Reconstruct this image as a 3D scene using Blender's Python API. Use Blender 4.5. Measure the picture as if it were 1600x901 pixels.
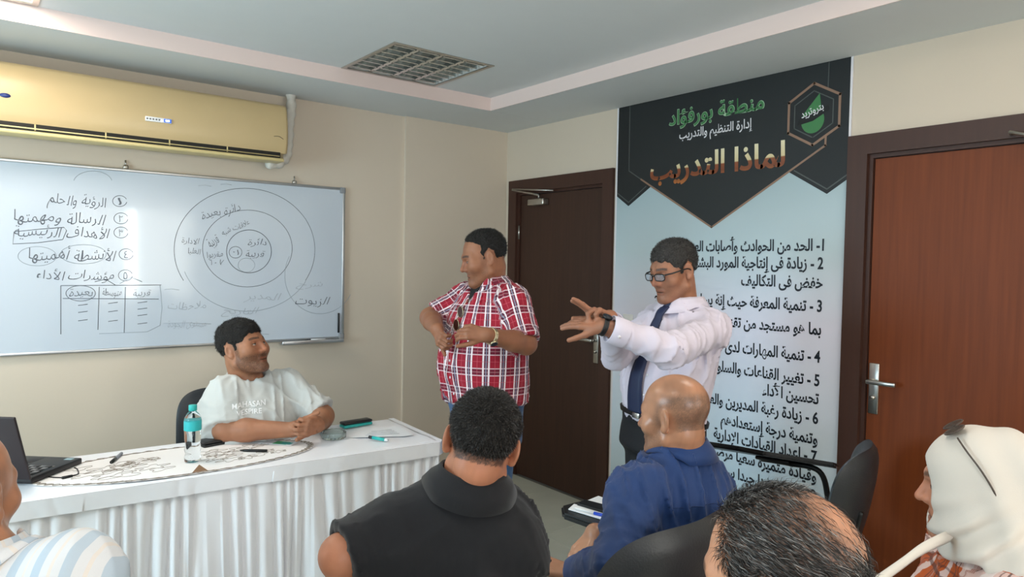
import bpy, bmesh, math, random
import numpy as np
from mathutils import Vector, Matrix
random.seed(7); np.random.seed(7)
S = bpy.context.scene
COL = S.collection
for o in list(bpy.data.objects): bpy.data.objects.remove(o)

# ------------------------------------------------------------------ camera
F_PX = 1095.5
CAM = np.array([-3.2495, -4.221, 1.5596])
YAW, PITCH, ROLL = math.radians(51.6436), math.radians(-1.9246), math.radians(1.0604)
_f = np.array([math.cos(YAW)*math.cos(PITCH), math.sin(YAW)*math.cos(PITCH), math.sin(PITCH)])
_r0 = np.array([math.sin(YAW), -math.cos(YAW), 0.0]); _u0 = np.cross(_r0, _f)
_r = math.cos(ROLL)*_r0 + math.sin(ROLL)*_u0
_u = -math.sin(ROLL)*_r0 + math.cos(ROLL)*_u0
cd = bpy.data.cameras.new('camera'); cam = bpy.data.objects.new('camera', cd); COL.objects.link(cam)
cd.sensor_width = 36.0; cd.lens = F_PX/1600*36.0; cd.clip_start = 0.02
cam.matrix_world = Matrix(((_r[0], _u[0], -_f[0], CAM[0]), (_r[1], _u[1], -_f[1], CAM[1]), (_r[2], _u[2], -_f[2], CAM[2]), (0, 0, 0, 1)))
S.camera = cam
FH = np.array([math.cos(YAW), math.sin(YAW), 0.0])      # horizontal view direction and its right hand side
RH = np.array([math.sin(YAW), -math.cos(YAW), 0.0])
ZUP = np.array([0, 0, 1.0])
def at(x, y, d):                       # photo pixel + distance in metres -> point in the room
    return CAM + (_f + _r*(x-800)/F_PX - _u*(y-450.5)/F_PX)*d
def onx(x, y, X=0.0):
    r = at(x, y, 1.0)-CAM; return CAM + r*((X-CAM[0])/r[0])
def ony(x, y, Y=0.0):
    r = at(x, y, 1.0)-CAM; return CAM + r*((Y-CAM[1])/r[1])
def onz(x, y, Z=0.0):
    r = at(x, y, 1.0)-CAM; return CAM + r*((Z-CAM[2])/r[2])

# ------------------------------------------------------------------ world, exposure, daylight
S.view_settings.view_transform = 'Standard'; S.view_settings.look = 'None'
S.view_settings.exposure = -0.16; S.view_settings.gamma = 1.0; S.view_settings.use_curve_mapping = False
W = bpy.data.worlds.new('world'); S.world = W; W.use_nodes = True
bg = W.node_tree.nodes['Background']; bg.inputs[0].default_value = (0.75, 0.87, 1.0, 1); bg.inputs[1].default_value = 1.0
def area(name, loc, rot, sx, sy, power, col):
    l = bpy.data.lights.new(name, 'AREA'); l.shape = 'RECTANGLE'; l.size = sx; l.size_y = sy; l.energy = power; l.color = col
    o = bpy.data.objects.new(name, l); COL.objects.link(o); o.location = loc; o.rotation_euler = rot; return o
# daylight entering by the two windows of the wall behind the camera and the one in the left wall
DAY = (0.90, 0.95, 1.0)
area('daylight_window', (-1.35, -6.62, 1.62), (math.radians(90), 0, 0), 1.4, 1.2, 115, DAY)
area('daylight_window', (-3.95, -6.62, 1.62), (math.radians(90), 0, 0), 1.4, 1.2, 58, DAY)
area('daylight_window', (-5.42, -1.75, 1.50), (math.radians(90), 0, math.radians(-90)), 1.5, 1.1, 88, (0.60, 0.86, 1.0))

# ------------------------------------------------------------------ materials
def lin(c):
    if isinstance(c, str): c = tuple(int(c[i:i+2], 16)/255 for i in (0, 2, 4))
    return tuple((x/12.92 if x <= 0.04045 else ((x+0.055)/1.055)**2.4) for x in c)
MATS = {}
def mat(name, col='808080', rough=0.5, metal=0.0, var=0.0, vscale=8.0, bump=0.0, bscale=40.0, spec=0.5, trans=0.0, sheen=0.0, emit=None, estr=0.0, coat=0.0, stretch=None, attr=None, sss=0.0, ior=1.45):
    if name in MATS: return MATS[name]
    m = bpy.data.materials.new(name); m.use_nodes = True; nt = m.node_tree; b = nt.nodes['Principled BSDF']
    c = lin(col); b.inputs['Base Color'].default_value = (*c, 1); b.inputs['Roughness'].default_value = rough
    b.inputs['Metallic'].default_value = metal; b.inputs['Specular IOR Level'].default_value = spec
    b.inputs['Transmission Weight'].default_value = trans; b.inputs['Sheen Weight'].default_value = sheen; b.inputs['IOR'].default_value = ior
    b.inputs['Coat Weight'].default_value = coat
    if sss:
        b.inputs['Subsurface Weight'].default_value = sss; b.inputs['Subsurface Radius'].default_value = (0.012, 0.005, 0.003); b.inputs['Subsurface Scale'].default_value = 0.5
    if emit: b.inputs['Emission Color'].default_value = (*lin(emit), 1); b.inputs['Emission Strength'].default_value = estr
    src = None
    if attr:
        a = nt.nodes.new('ShaderNodeAttribute'); a.attribute_name = attr; src = a.outputs['Color']; nt.links.new(src, b.inputs['Base Color'])
    if var or bump:
        tc = nt.nodes.new('ShaderNodeTexCoord'); mp = nt.nodes.new('ShaderNodeMapping'); nt.links.new(tc.outputs['Object'], mp.inputs[0])
        if stretch: mp.inputs['Scale'].default_value = stretch
    if var:
        n = nt.nodes.new('ShaderNodeTexNoise'); n.inputs['Scale'].default_value = vscale; n.inputs['Detail'].default_value = 5; nt.links.new(mp.outputs[0], n.inputs['Vector'])
        mr = nt.nodes.new('ShaderNodeMapRange'); mr.inputs[1].default_value = 0.25; mr.inputs[2].default_value = 0.75; mr.inputs[3].default_value = 1-var; mr.inputs[4].default_value = 1+var
        nt.links.new(n.outputs['Fac'], mr.inputs[0])
        mx = nt.nodes.new('ShaderNodeVectorMath'); mx.operation = 'SCALE'
        if src: nt.links.new(src, mx.inputs[0])
        else: mx.inputs[0].default_value = c
        nt.links.new(mr.outputs[0], mx.inputs['Scale']); nt.links.new(mx.outputs[0], b.inputs['Base Color'])
    if bump:
        n2 = nt.nodes.new('ShaderNodeTexNoise'); n2.inputs['Scale'].default_value = bscale; n2.inputs['Detail'].default_value = 4; nt.links.new(mp.outputs[0], n2.inputs['Vector'])
        bp = nt.nodes.new('ShaderNodeBump'); bp.inputs['Strength'].default_value = bump; bp.inputs['Distance'].default_value = 0.01
        nt.links.new(n2.outputs['Fac'], bp.inputs['Height']); nt.links.new(bp.outputs[0], b.inputs['Normal'])
    MATS[name] = m; return m

# ------------------------------------------------------------------ mesh building
class MB:
    """collects boxes, tubes, lathes, prisms; build() links them as ONE mesh object"""
    def __init__(s): s.v = []; s.f = []; s.sm = []
    def add(s, vs, fs, smooth=False):
        k = len(s.v); s.v += [tuple(map(float, p)) for p in vs]
        for f in fs: s.f.append(tuple(i+k for i in f)); s.sm.append(smooth)
        return s
    def box(s, x0, x1, y0, y1, z0, z1):
        x0, x1 = min(x0, x1), max(x0, x1); y0, y1 = min(y0, y1), max(y0, y1); z0, z1 = min(z0, z1), max(z0, z1)
        return s.add([(x0,y0,z0),(x1,y0,z0),(x1,y1,z0),(x0,y1,z0),(x0,y0,z1),(x1,y0,z1),(x1,y1,z1),(x0,y1,z1)],
                     [(0,3,2,1),(4,5,6,7),(0,1,5,4),(1,2,6,5),(2,3,7,6),(3,0,4,7)])
    def rbox(s, x0, x1, y0, y1, z0, z1, r=0.01, seg=3, M=None):
        bm = bmesh.new(); bmesh.ops.create_cube(bm, size=1.0)
        for v in bm.verts: v.co = Vector(((x0+x1)/2+v.co.x*abs(x1-x0), (y0+y1)/2+v.co.y*abs(y1-y0), (z0+z1)/2+v.co.z*abs(z1-z0)))
        bmesh.ops.bevel(bm, geom=bm.edges[:], offset=r, segments=seg, affect='EDGES', profile=0.5)
        return s.bm(bm, M)
    def bm(s, bm, M=None, smooth=True):
        bm.verts.index_update()
        vs = [(M @ v.co if M else v.co)[:] for v in bm.verts]; s.add(vs, [[v.index for v in f.verts] for f in bm.faces], smooth); bm.free(); return s
    def tube(s, pts, r, n=8, cap=True, closed=False):
        pts = [np.array(p, float) for p in pts]; m = len(pts); rs = r if hasattr(r, '__len__') else [r]*m
        up = None; vs = []; fs = []
        for i in range(m):
            if closed: t = pts[(i+1) % m]-pts[i-1]
            else: t = pts[min(i+1, m-1)]-pts[max(i-1, 0)]
            t = t/(np.linalg.norm(t)+1e-12)
            if up is None:
                up = np.array([0, 0, 1.0]) if abs(t[2]) < 0.9 else np.array([1.0, 0, 0])
            a = up-t*(up@t); a /= np.linalg.norm(a)+1e-12; b = np.cross(t, a); up = a
            for k in range(n):
                th = 2*math.pi*k/n; vs.append(pts[i]+rs[i]*(math.cos(th)*a+math.sin(th)*b))
        for i in range(m if closed else m-1):
            j = (i+1) % m
            for k in range(n): fs.append((i*n+k, i*n+(k+1) % n, j*n+(k+1) % n, j*n+k))
        if cap and not closed: fs.append(tuple(range(n-1, -1, -1))); fs.append(tuple((m-1)*n+k for k in range(n)))
        return s.add(vs, fs, True)
    def lathe(s, prof, c, n=24, axis=None):
        vs = []; fs = []; c = np.array(c, float)
        if axis is None: X, Y, Z = np.eye(3)
        else:
            Z = np.array(axis, float)/np.linalg.norm(axis); X = np.cross(Z, [0, 0, 1.0] if abs(Z[2]) < .9 else [1.0, 0, 0]); X /= np.linalg.norm(X); Y = np.cross(Z, X)
        for (r, z) in prof:
            for k in range(n):
                th = 2*math.pi*k/n; vs.append(c+X*r*math.cos(th)+Y*r*math.sin(th)+Z*z)
        for i in range(len(prof)-1):
            for k in range(n): fs.append((i*n+k, i*n+(k+1) % n, (i+1)*n+(k+1) % n, (i+1)*n+k))
        fs.append(tuple(range(n-1, -1, -1))); fs.append(tuple((len(prof)-1)*n+k for k in range(n)))
        return s.add(vs, fs, True)
    def prism(s, poly, d):                 # poly: 3D points (planar), extruded by vector d
        n = len(poly); poly = [np.array(p, float) for p in poly]; d = np.array(d, float)
        vs = poly+[p+d for p in poly]
        nrm = sum(np.cross(poly[i]-poly[0], poly[(i+1) % n]-poly[0]) for i in range(n))
        fl = nrm@d > 0
        a = tuple(range(n)); b = tuple(range(n, 2*n))
        fs = [a[::-1], b] if fl else [a, b[::-1]]
        for i in range(n):
            j = (i+1) % n; q = (i, j, j+n, i+n); fs.append(q if fl else q[::-1])
        return s.add(vs, fs)
    def xf(s, M):
        s.v = [tuple(M @ Vector(p)) for p in s.v]; return s
    def build(s, name, m, parent=None, smooth=None):
        me = bpy.data.meshes.new(name); off = WL.get(parent.name, np.zeros(3)) if parent else np.zeros(3)
        me.from_pydata([(p[0]-off[0], p[1]-off[1], p[2]-off[2]) for p in s.v], [], s.f)
        me.polygons.foreach_set('use_smooth', s.sm if smooth is None else [smooth]*len(s.f)); me.update()
        return link(name, me, m, parent)
WL = {}                                     # world position of parents, for meshes given in room coordinates
def link(name, me, m, parent=None):
    o = bpy.data.objects.new(name, me); COL.objects.link(o)
    if m and len(me.materials) == 0: me.materials.append(mat(m) if isinstance(m, str) else m)
    if parent: o.parent = parent; WL[o.name] = WL.get(parent.name, np.zeros(3))
    return o
def empty(name, loc=(0, 0, 0), label=None, cat=None, group=None):
    o = bpy.data.objects.new(name, None); COL.objects.link(o); o.location = loc; o.empty_display_size = 0.1; WL[o.name] = np.array(loc, float)
    if label: tag(o, label, cat, group)
    return o
def tag(o, label, cat, group=None, kind=None):
    o['label'] = label; o['category'] = cat
    if group: o['group'] = group
    if kind: o['kind'] = kind
    return o
def struct(o, label=None, cat=None):
    o['kind'] = 'structure'
    if label: o['label'] = label
    if cat: o['category'] = cat
    return o
def copy_tree(o, parent=None):
    c = o.copy(); COL.objects.link(c); c.parent = parent
    if parent is None: WL[c.name] = np.zeros(3)
    for ch in o.children: copy_tree(ch, c)
    return c
def circle_pts(c, ex, ey, n=48, a0=0, a1=2*math.pi):
    c = np.array(c, float); ex = np.array(ex, float); ey = np.array(ey, float)
    return [c+ex*math.cos(a0+(a1-a0)*k/n)+ey*math.sin(a0+(a1-a0)*k/n) for k in range(n if abs(a1-a0-2*math.pi) < 1e-6 else n+1)]
def smooth_path(pts, n=8):
    pts = [np.array(p, float) for p in pts]; out = []
    for i in range(len(pts)-1):
        p0 = pts[max(i-1, 0)]; p1 = pts[i]; p2 = pts[i+1]; p3 = pts[min(i+2, len(pts)-1)]
        for k in range(n):
            t = k/n; out.append(0.5*((2*p1)+(-p0+p2)*t+(2*p0-5*p1+4*p2-p3)*t*t+(-p0+3*p1-3*p2+p3)*t**3))
    return out+[pts[-1]]

# ------------------------------------------------------------------ Arabic lettering (joined forms, right to left)
_AR = {}
def _ar():
    two = 'آأؤإ'; code = 0xFE81
    for ch in 'آأؤإ': _AR[ch] = (code, code+1, None, None); code += 2
    _AR['ئ'] = (0xFE89, 0xFE8A, 0xFE8B, 0xFE8C); _AR['ء'] = (0xFE80, None, None, None)
    code = 0xFE8D
    for ch in 'ابةتثجحخدذرزسشصضطظعغفقكلمنهوىي':
        if ch in 'اةدذروىز': _AR[ch] = (code, code+1, None, None); code += 2
        else: _AR[ch] = (code, code+1, code+2, code+3); code += 4
_ar()
def shape_ar(t):
    t = t.replace('لا', '\u0001').replace('لأ', '\u0002').replace('لإ', '\u0003').replace('لآ', '\u0004')
    lig = {'\u0001': (0xFEFB, 0xFEFC), '\u0002': (0xFEF7, 0xFEF8), '\u0003': (0xFEF9, 0xFEFA), '\u0004': (0xFEF5, 0xFEF6)}
    out = []; prev = False
    for i, ch in enumerate(t):
        nx = t[i+1] if i+1 < len(t) else ' '
        nj = nx in lig or (nx in _AR and nx != 'ء')
        if ch in lig: out.append(chr(lig[ch][1 if prev else 0])); prev = False
        elif ch in _AR:
            iso, fin, ini, med = _AR[ch]
            can = ini is not None and nj
            c = (med if can else fin) if (prev and fin) else (ini if can else iso)
            out.append(chr(c)); prev = ini is not None
        else: out.append(ch); prev = False
    return ''.join(reversed(out))
PL = {'right': Matrix(((0, 0, -1), (-1, 0, 0), (0, 1, 0))).to_4x4(), 'back': Matrix(((1, 0, 0), (0, 0, -1), (0, 1, 0))).to_4x4()}
def text_mesh(body, bold=0.0, extrude=0.0, shear=0.0, arabic=True):
    c = bpy.data.curves.new('lettering', 'FONT'); c.body = shape_ar(body) if arabic else body; c.offset = bold; c.extrude = extrude; c.shear = shear
    c.resolution_u = 3
    o = bpy.data.objects.new('lettering', c); COL.objects.link(o); bpy.context.view_layer.update()
    me = bpy.data.meshes.new_from_object(o.evaluated_get(bpy.context.evaluated_depsgraph_get()))
    bpy.data.objects.remove(o); bpy.data.curves.remove(c); return me
def lettering(name, body, M, m, parent, size=None, box=None, bold=0.0, depth=0.0006, shear=0.0, align='r', sx=1.0, arabic=True):
    """M: 4x4 placing the text plane; origin = right (or left) end of the baseline; box = (w, h) fits the lettering into that size"""
    me = text_mesh(body, bold, 0.0, shear, arabic); n = len(me.vertices); co = np.empty(n*3); me.vertices.foreach_get('co', co); co = co.reshape(-1, 3)
    if shear:                                      # uneven hand
        co[:, 1] += .07*np.sin(co[:, 0]*2.3+len(body))+.03*np.sin(co[:, 0]*6.1); co[:, 0] += .05*np.sin(co[:, 1]*6+co[:, 0]*1.7)
    lo, hi = co.min(0), co.max(0)
    if box:
        co[:, 0] = (co[:, 0]-lo[0])/(hi[0]-lo[0])*box[0]; co[:, 1] = (co[:, 1]-lo[1])/(hi[1]-lo[1])*box[1]
    else:
        co[:, 0] = (co[:, 0]-lo[0])*size*sx; co[:, 1] *= size
    if align == 'r': co[:, 0] -= co[:, 0].max()
    if align == 'c': co[:, 0] -= co[:, 0].max()/2
    R = np.array(M)[:3, :3]; T = np.array(M)[:3, 3]; off = WL.get(parent.name, np.zeros(3)) if parent else np.zeros(3)
    co = co@R.T+T-off+R[:, 2]*depth
    me.vertices.foreach_set('co', co.ravel()); me.materials.clear(); me.update()
    return link(name, me, m, parent)
def plane_at(kind, p):
    M = PL[kind].copy(); M.translation = Vector(p); return M
# ================================================================== THE ROOM
X0, Y0 = -5.4, -6.6; HS, HC = 2.55, 2.632
mat('wall_paint', 'd4c6b4', 0.6, var=0.02, vscale=1.5, bump=0.03, bscale=60, spec=0.35)
mat('ceiling_paint', 'd6dadb', 0.7, var=0.01)
mat('riser_paint', 'e8d3cc', 0.6)
mat('tile', 'c4c7ba', 0.22, var=0.06, vscale=5, spec=0.5)
mat('grout', '6b675c', 0.9)
mat('dark_wood', '3a2217', 0.5, var=0.18, vscale=6, stretch=(9, 9, 0.5), bump=0.04, bscale=30)
mat('dark_wood_frame', '40261c', 0.5, var=0.10, vscale=5, stretch=(9, 9, 0.5))
mat('door_veneer', '6e3617', 0.5, var=0.16, vscale=5, stretch=(10, 10, 0.45), bump=0.04, bscale=30, spec=0.3)
mat('steel', 'b9b6b0', 0.28, 1.0); mat('aluminium', 'c4c6c8', 0.35, 1.0); mat('window_white', 'e8e8e6', 0.5); mat('glass', 'ffffff', 0.02, trans=1.0, ior=1.02)
mat('dark_gap', '14100d', 0.8)

fl = struct(MB().box(X0-.1, .1, Y0-.1, .1, -.10, -.004).build('floor', 'grout'), 'pale beige tiled floor of the meeting room', 'floor')
tm = MB().rbox(.0015, .5985, .0015, .5985, -.004, 0.0, .0012, 1); t0 = None
for i in range(9):
    for j in range(11):
        if t0 is None: t0 = tm.build('tile', 'tile', fl, smooth=False); t = t0
        else: t = t0.copy(); COL.objects.link(t); t.parent = fl
        t.location = (X0+.6*i, Y0+.6*j, 0)
def wallbox(name, segs, label): 
    b = MB()
    for s in segs: b.box(*s)
    return struct(b.build(name, 'wall_paint'), label, 'wall')
wb = wallbox('wall_back', [(X0-.1, .1, 0, .12, -.1, 2.8), (-.865, 0, -.025, 0, -.004, HS+.02)], 'cream wall behind the whiteboard')
D1, D2 = (-1.14, -.08), (-3.68, -2.62); DT = 2.18; J = .09
wr = wallbox('wall_right', [(0, .12, D1[1]-J*.5, .1, -.1, 2.8), (0, .12, D2[1]-J*.5, D1[0]+J*.5, -.1, 2.8), (0, .12, Y0-.1, D2[0]+J*.5, -.1, 2.8), (0, .12, D1[0]+J*.5, D1[1]-J*.5, DT-J*.5, 2.8), (0, .12, D2[0]+J*.5, D2[1]-J*.5, DT-J*.5, 2.8)], 'cream wall with two brown doors and the poster')
LW = (-2.55, -.95, .93, 2.07)
wl = wallbox('wall_left', [(X0-.12, X0, Y0-.1, LW[0], -.1, 2.8), (X0-.12, X0, LW[1], .1, -.1, 2.8), (X0-.12, X0, LW[0], LW[1], -.1, LW[2]), (X0-.12, X0, LW[0], LW[1], LW[3], 2.8)], 'plain cream wall with a window on the left')
WIN = [(-4.7, -3.2), (-2.1, -.6)]; WZ = (.97, 2.27)
seg = []; xs = [X0-.1, -4.7, -3.2, -2.1, -.6, .1]
for a, b_ in ((X0-.1, -4.7), (-3.2, -2.1), (-.6, .1)): seg.append((a, b_, Y0-.12, Y0, -.1, 2.8))
for a, b_ in WIN: seg += [(a, b_, Y0-.12, Y0, -.1, WZ[0]), (a, b_, Y0-.12, Y0, WZ[1], 2.8)]
wf = wallbox('wall_front', seg, 'cream wall with two windows behind the viewer')
for k, (a, b_) in enumerate(WIN):
    fr = MB(); y = Y0-.08
    fr.box(a, b_, y, y+.05, WZ[0], WZ[0]+.05).box(a, b_, y, y+.05, WZ[1]-.05, WZ[1]).box(a, a+.05, y, y+.05, WZ[0]+.05, WZ[1]-.05).box(b_-.05, b_, y, y+.05, WZ[0]+.05, WZ[1]-.05).box((a+b_)/2-.03, (a+b_)/2+.03, y, y+.05, WZ[0]+.05, WZ[1]-.05)
    w = struct(fr.build('window_%d' % (k+1), 'window_white'), 'white framed window in the wall behind the viewer', 'window')
    for q in (0, 1):
        x0 = a+.05 if q == 0 else (a+b_)/2+.03; x1 = (a+b_)/2-.03 if q == 0 else b_-.05
        MB().box(x0, x1, y+.022, y+.028, WZ[0]+.05, WZ[1]-.05).build('pane', 'glass', w)
fr = MB(); x = X0-.08; a, b_ = LW[:2]
fr.box(x, x+.05, a, b_, LW[2], LW[2]+.05).box(x, x+.05, a, b_, LW[3]-.05, LW[3]).box(x, x+.05, a, a+.05, LW[2]+.05, LW[3]-.05).box(x, x+.05, b_-.05, b_, LW[2]+.05, LW[3]-.05)
w = struct(fr.build('window_3', 'window_white'), 'white framed window in the left wall', 'window'); MB().box(x+.022, x+.028, a+.05, b_-.05, LW[2]+.05, LW[3]-.05).build('pane', 'glass', w)
# dropped ceiling border, its upright edge and the raised field with openings for the lamps
SO = .545
c = MB()
LX = [(-3.575, -2.975), (-1.575, -.975)]; LY = [(-1.15, -.555), (-3.45, -2.855), (-5.45, -4.855)]
gx = sorted({X0+SO, -SO} | {v for p in LX for v in p}); gy = sorted({Y0+SO, -SO} | {v for p in LY for v in p})
for i in range(len(gx)-1):
    for j in range(len(gy)-1):
        if any(abs(gx[i]-p[0]) < 1e-6 for p in LX) and any(abs(gy[j]-p[0]) < 1e-6 for p in LY): continue
        c.box(gx[i], gx[i+1], gy[j], gy[j+1], HC, HC+.03)
ce = struct(c.build('ceiling', 'ceiling_paint'), 'raised grey white ceiling field', 'ceiling')
so = MB()
so.box(X0, 0, -SO+.004, 0, HS, HC+.1).box(X0, 0, Y0, Y0+SO-.004, HS, HC+.1).box(X0, X0+SO-.004, Y0+SO, -SO, HS, HC+.1).box(-SO+.004, 0, Y0+SO, -SO, HS, HC+.1)
struct(so.build('trim_1', 'ceiling_paint'), 'dropped plaster border around the ceiling', 'ceiling')
ri = MB()
ri.box(X0+SO, -SO, -SO, -SO+.004, HS, HC).box(X0+SO, -SO, Y0+SO-.004, Y0+SO, HS, HC).box(X0+SO-.004, X0+SO, Y0+SO, -SO, HS, HC).box(-SO, -SO+.004, Y0+SO, -SO, HS, HC)
struct(ri.build('trim_2', 'riser_paint'), 'pinkish upright edge of the ceiling border', 'trim')

m = bpy.data.materials.new('curtain_cloth'); m.use_nodes = True; nt = m.node_tree; nt.nodes.remove(nt.nodes['Principled BSDF'])
_d = nt.nodes.new('ShaderNodeBsdfDiffuse'); _t = nt.nodes.new('ShaderNodeBsdfTranslucent'); _m = nt.nodes.new('ShaderNodeMixShader'); _m.inputs[0].default_value = .38
for q in (_d, _t): q.inputs[0].default_value = (*lin('e3dccf'), 1)
nt.links.new(_d.outputs[0], _m.inputs[1]); nt.links.new(_t.outputs[0], _m.inputs[2]); nt.links.new(_m.outputs[0], nt.nodes['Material Output'].inputs[0]); MATS['curtain_cloth'] = m
for k, (a, b_) in enumerate(((-2.25, -1.45), (-1.33, -.48))):                      # curtains half drawn, a gap in the middle
    vs = []; n = 90
    for i in range(n+1):
        x = a+(b_-a)*i/n; y = Y0+.06+.022*math.sin(i*.62+.5*math.sin(i*.21))
        vs += [(x, y, 2.42), (x, y+.004, 1.5), (x, y+.008*math.sin(i*.3), .06)]
    fs = [(i*3+q, i*3+q+1, i*3+q+4, i*3+q+3) for i in range(n) for q in (0, 1)]
    tag(MB().add(vs, fs, True).build('curtain', 'curtain_cloth'), ['cream curtain panel on the left half of the window behind the viewer', 'cream curtain panel on the right half of the window behind the viewer'][k], 'curtain', 'curtains at the window')
r_ = MB().tube([(-2.35, Y0+.06, 2.44), (-.38, Y0+.06, 2.44)], .012, 8).build('curtain_rod', 'steel'); tag(r_, 'steel curtain rod above the window behind the viewer', 'curtain rod')
# ------------------------------------------------------------------ doors
def frame_and_leaf(name, y0, y1, leafmat, label, hinge_side):
    f = MB()
    for a, b_ in ((y0, y0+J), (y1-J, y1)): f.box(-.022, .05, a, b_, 0, DT)
    f.box(-.022, .05, y0+J, y1-J, DT-J, DT)
    # stop moulding a little deeper
    f.box(.0, .06, y0+J, y0+J+.018, 0, DT-J-.018).box(.0, .06, y1-J-.018, y1-J, 0, DT-J-.018).box(.0, .06, y0+J, y1-J, DT-J-.018, DT-J)
    d = struct(f.build(name, 'dark_wood_frame'), label, 'door')
    MB().rbox(.012, .052, y0+J+.021, y1-J-.021, .008, DT-J-.021, .002, 1).build('leaf', leafmat, d, smooth=False)
    hy = y1-J-.012 if hinge_side > 0 else y0+J+.012
    for z in (.30, 1.05, 1.80): MB().lathe([(.007, -.05), (.007, .05)], (.002, hy, z), 10).build('hinge', 'steel', d)
    return d
d1 = frame_and_leaf('door_1', D1[0], D1[1], 'dark_wood', 'dark brown wooden door in the corner behind the man in the red plaid shirt', 1)
d2 = frame_and_leaf('door_2', D2[0], D2[1], 'door_veneer', 'reddish brown wooden door behind the woman in the headscarf', -1)
def lever(parent, y, z, sgn):
    b = MB().rbox(.004, .014, y-.022, y+.022, z-.13, z+.10, .003, 2); h = b.build('handle_plate', 'steel', parent)
    l = MB().lathe([(.011, 0), (.011, .045)], (.004, y, z+.02), 12, (-1, 0, 0))
    l.rbox(-.052, -.034, min(y-sgn*.012, y+sgn*.115), max(y-sgn*.012, y+sgn*.115), z+.010, z+.030, .005, 2); l.build('lever', 'steel', h)
    MB().lathe([(.011, 0), (.011, .012)], (.004, y, z-.055), 12, (-1, 0, 0)).build('lock_cylinder', 'steel', h)
lever(d2, D2[1]-J-.052, 1.045, -1)
lever(d1, D1[0]+J+.052, 1.06, 1)
cl = MB().rbox(-.045, .01, -.50, -.33, 1.985, 2.03, .006, 2); k = cl.build('door_closer', 'steel', d1)
MB().tube([(-.03, -.44, 2.03), (-.03, -.44, 2.055), (-.05, -.16, 2.11)], .008, 6).build('closer_arm', 'steel', k)
MB().tube([(-.05, -.16, 2.115), (-.04, -.60, 2.075)], .006, 6).build('closer_arm', 'steel', k)
k = MB().rbox(-.045, .01, -3.52, -3.35, 1.99, 2.035, .006, 2).build('door_closer', 'steel', d2)
MB().tube([(-.03, -3.42, 2.035), (-.06, -3.42, 2.06), (-.07, -3.27, 2.105), (-.02, -3.262, 2.105)], .007, 6).build('closer_arm', 'steel', k)

# ------------------------------------------------------------------ recessed louvre lamps
mat('mirror_louvre', 'cfd3d2', 0.18, 1.0); mat('lamp_white', 'e6e6e2', 0.5); mat('tube_off', 'f6f5f0', 0.2)
mat('tube_on', 'ffffff', 0.3, emit='fff6ea', estr=9.0)
def lamp(x0, x1, y0, y1, on, label, power=8):
    L = empty('ceiling_light', ((x0+x1)/2, (y0+y1)/2, HC), label, 'ceiling light', 'recessed louvre lamps'); z = HC
    h = MB().box(x0, x1, y0, y1, z+.085, z+.09)
    h.box(x0, x0+.004, y0, y1, z, z+.085).box(x1-.004, x1, y0, y1, z, z+.085).box(x0, x1, y0, y0+.004, z, z+.085).box(x0, x1, y1-.004, y1, z, z+.085)
    h.build('housing', 'lamp_white', L)
    f = MB(); e = .018
    f.box(x0-.004, x1+.004, y0-.004, y0+e, z-.004, z+.001).box(x0-.004, x1+.004, y1-e, y1+.004, z-.004, z+.001).box(x0-.004, x0+e, y0+e, y1-e, z-.004, z+.001).box(x1-e, x1+.004, y0+e, y1-e, z-.004, z+.001)
    f.build('frame', 'steel', L)
    w = (x1-x0-2*e)/4
    for i in range(4):
        xa = x0+e+i*w; xc = xa+w/2
        MB().lathe([(.013, 0), (.013, y1-y0-2*e-.02)], (xc, y0+e+.01, z+.040), 12, (0, 1, 0)).build('tube', 'tube_on' if on else 'tube_off', L)
        if i: MB().prism([(xa-.012, y0+e, z+.002), (xa+.012, y0+e, z+.002), (xa+.002, y0+e, z+.045), (xa-.002, y0+e, z+.045)], (0, y1-y0-2*e, 0)).build('louver_rail', 'mirror_louvre', L)
        for j in range(8):
            yy = y0+e+(j+.5)*(y1-y0-2*e)/8
            p = [(xa+.006, yy-.006, z+.002), (xa+.006, yy+.006, z+.002), (xa+.006, yy+.001, z+.024), (xa+.006, yy-.001, z+.024)]
            MB().prism(p, (w-.012, 0, 0)).build('louver_blade', 'mirror_louvre', L)
    if on:
        a = area('lamp_light', ((x0+x1)/2, (y0+y1)/2, z-.006), (0, 0, 0), x1-x0-.06, y1-y0-.06, power, (1.0, 0.88, 0.76))
lamp(*LX[1], *LY[0], False, 'unlit square louvre lamp in the ceiling near the corner')
lamp(*LX[0], *LY[0], True, 'glowing louvre lamp at the ceiling edge over the whiteboard', 20)
for k, (xx, yy) in enumerate(((0, 1), (1, 1), (0, 2), (1, 2))):
    lamp(*LX[xx], *LY[yy], True, ['lit louvre lamp in the ceiling left above the audience', 'lit louvre lamp in the ceiling right above the audience', 'lit louvre lamp near the left window behind the viewer', 'lit louvre lamp near the right window behind the viewer'][k])
# ================================================================== THINGS ON THE WALLS
mat('ac_gold', 'c6ae82', 0.32, var=0.02, spec=0.5); mat('ac_dark', '17140f', 0.6); mat('ac_lip', 'd9c68f', 0.35)
mat('black_plastic', '17181a', 0.4); mat('white_plastic', 'e9eaea', 0.35); mat('led_blue', '1c4fb8', 0.3, emit='2a62d8', estr=0.8); mat('led_white', 'ffffff', 0.3, emit='dff0ff', estr=2.5)
mat('insulation', 'd5d0c6', 0.85, bump=0.5, bscale=50); mat('logo_blue', '2b3a73', 0.4); mat('grey_print', '77787a', 0.5)
A = empty('air_conditioner', (-2.6, -.12, 2.12), 'champagne gold split air conditioner above the whiteboard', 'air conditioner')
ax0, ax1 = -3.45, -1.752
prof = [(0, 2.455), (-.17, 2.458), (-.205, 2.45), (-.222, 2.43), (-.236, 2.36), (-.243, 2.28), (-.240, 2.22), (-.228, 2.175), (-.2265, 2.172), (-.17, 2.172), (-.15, 2.145), (0, 2.145)]
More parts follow.
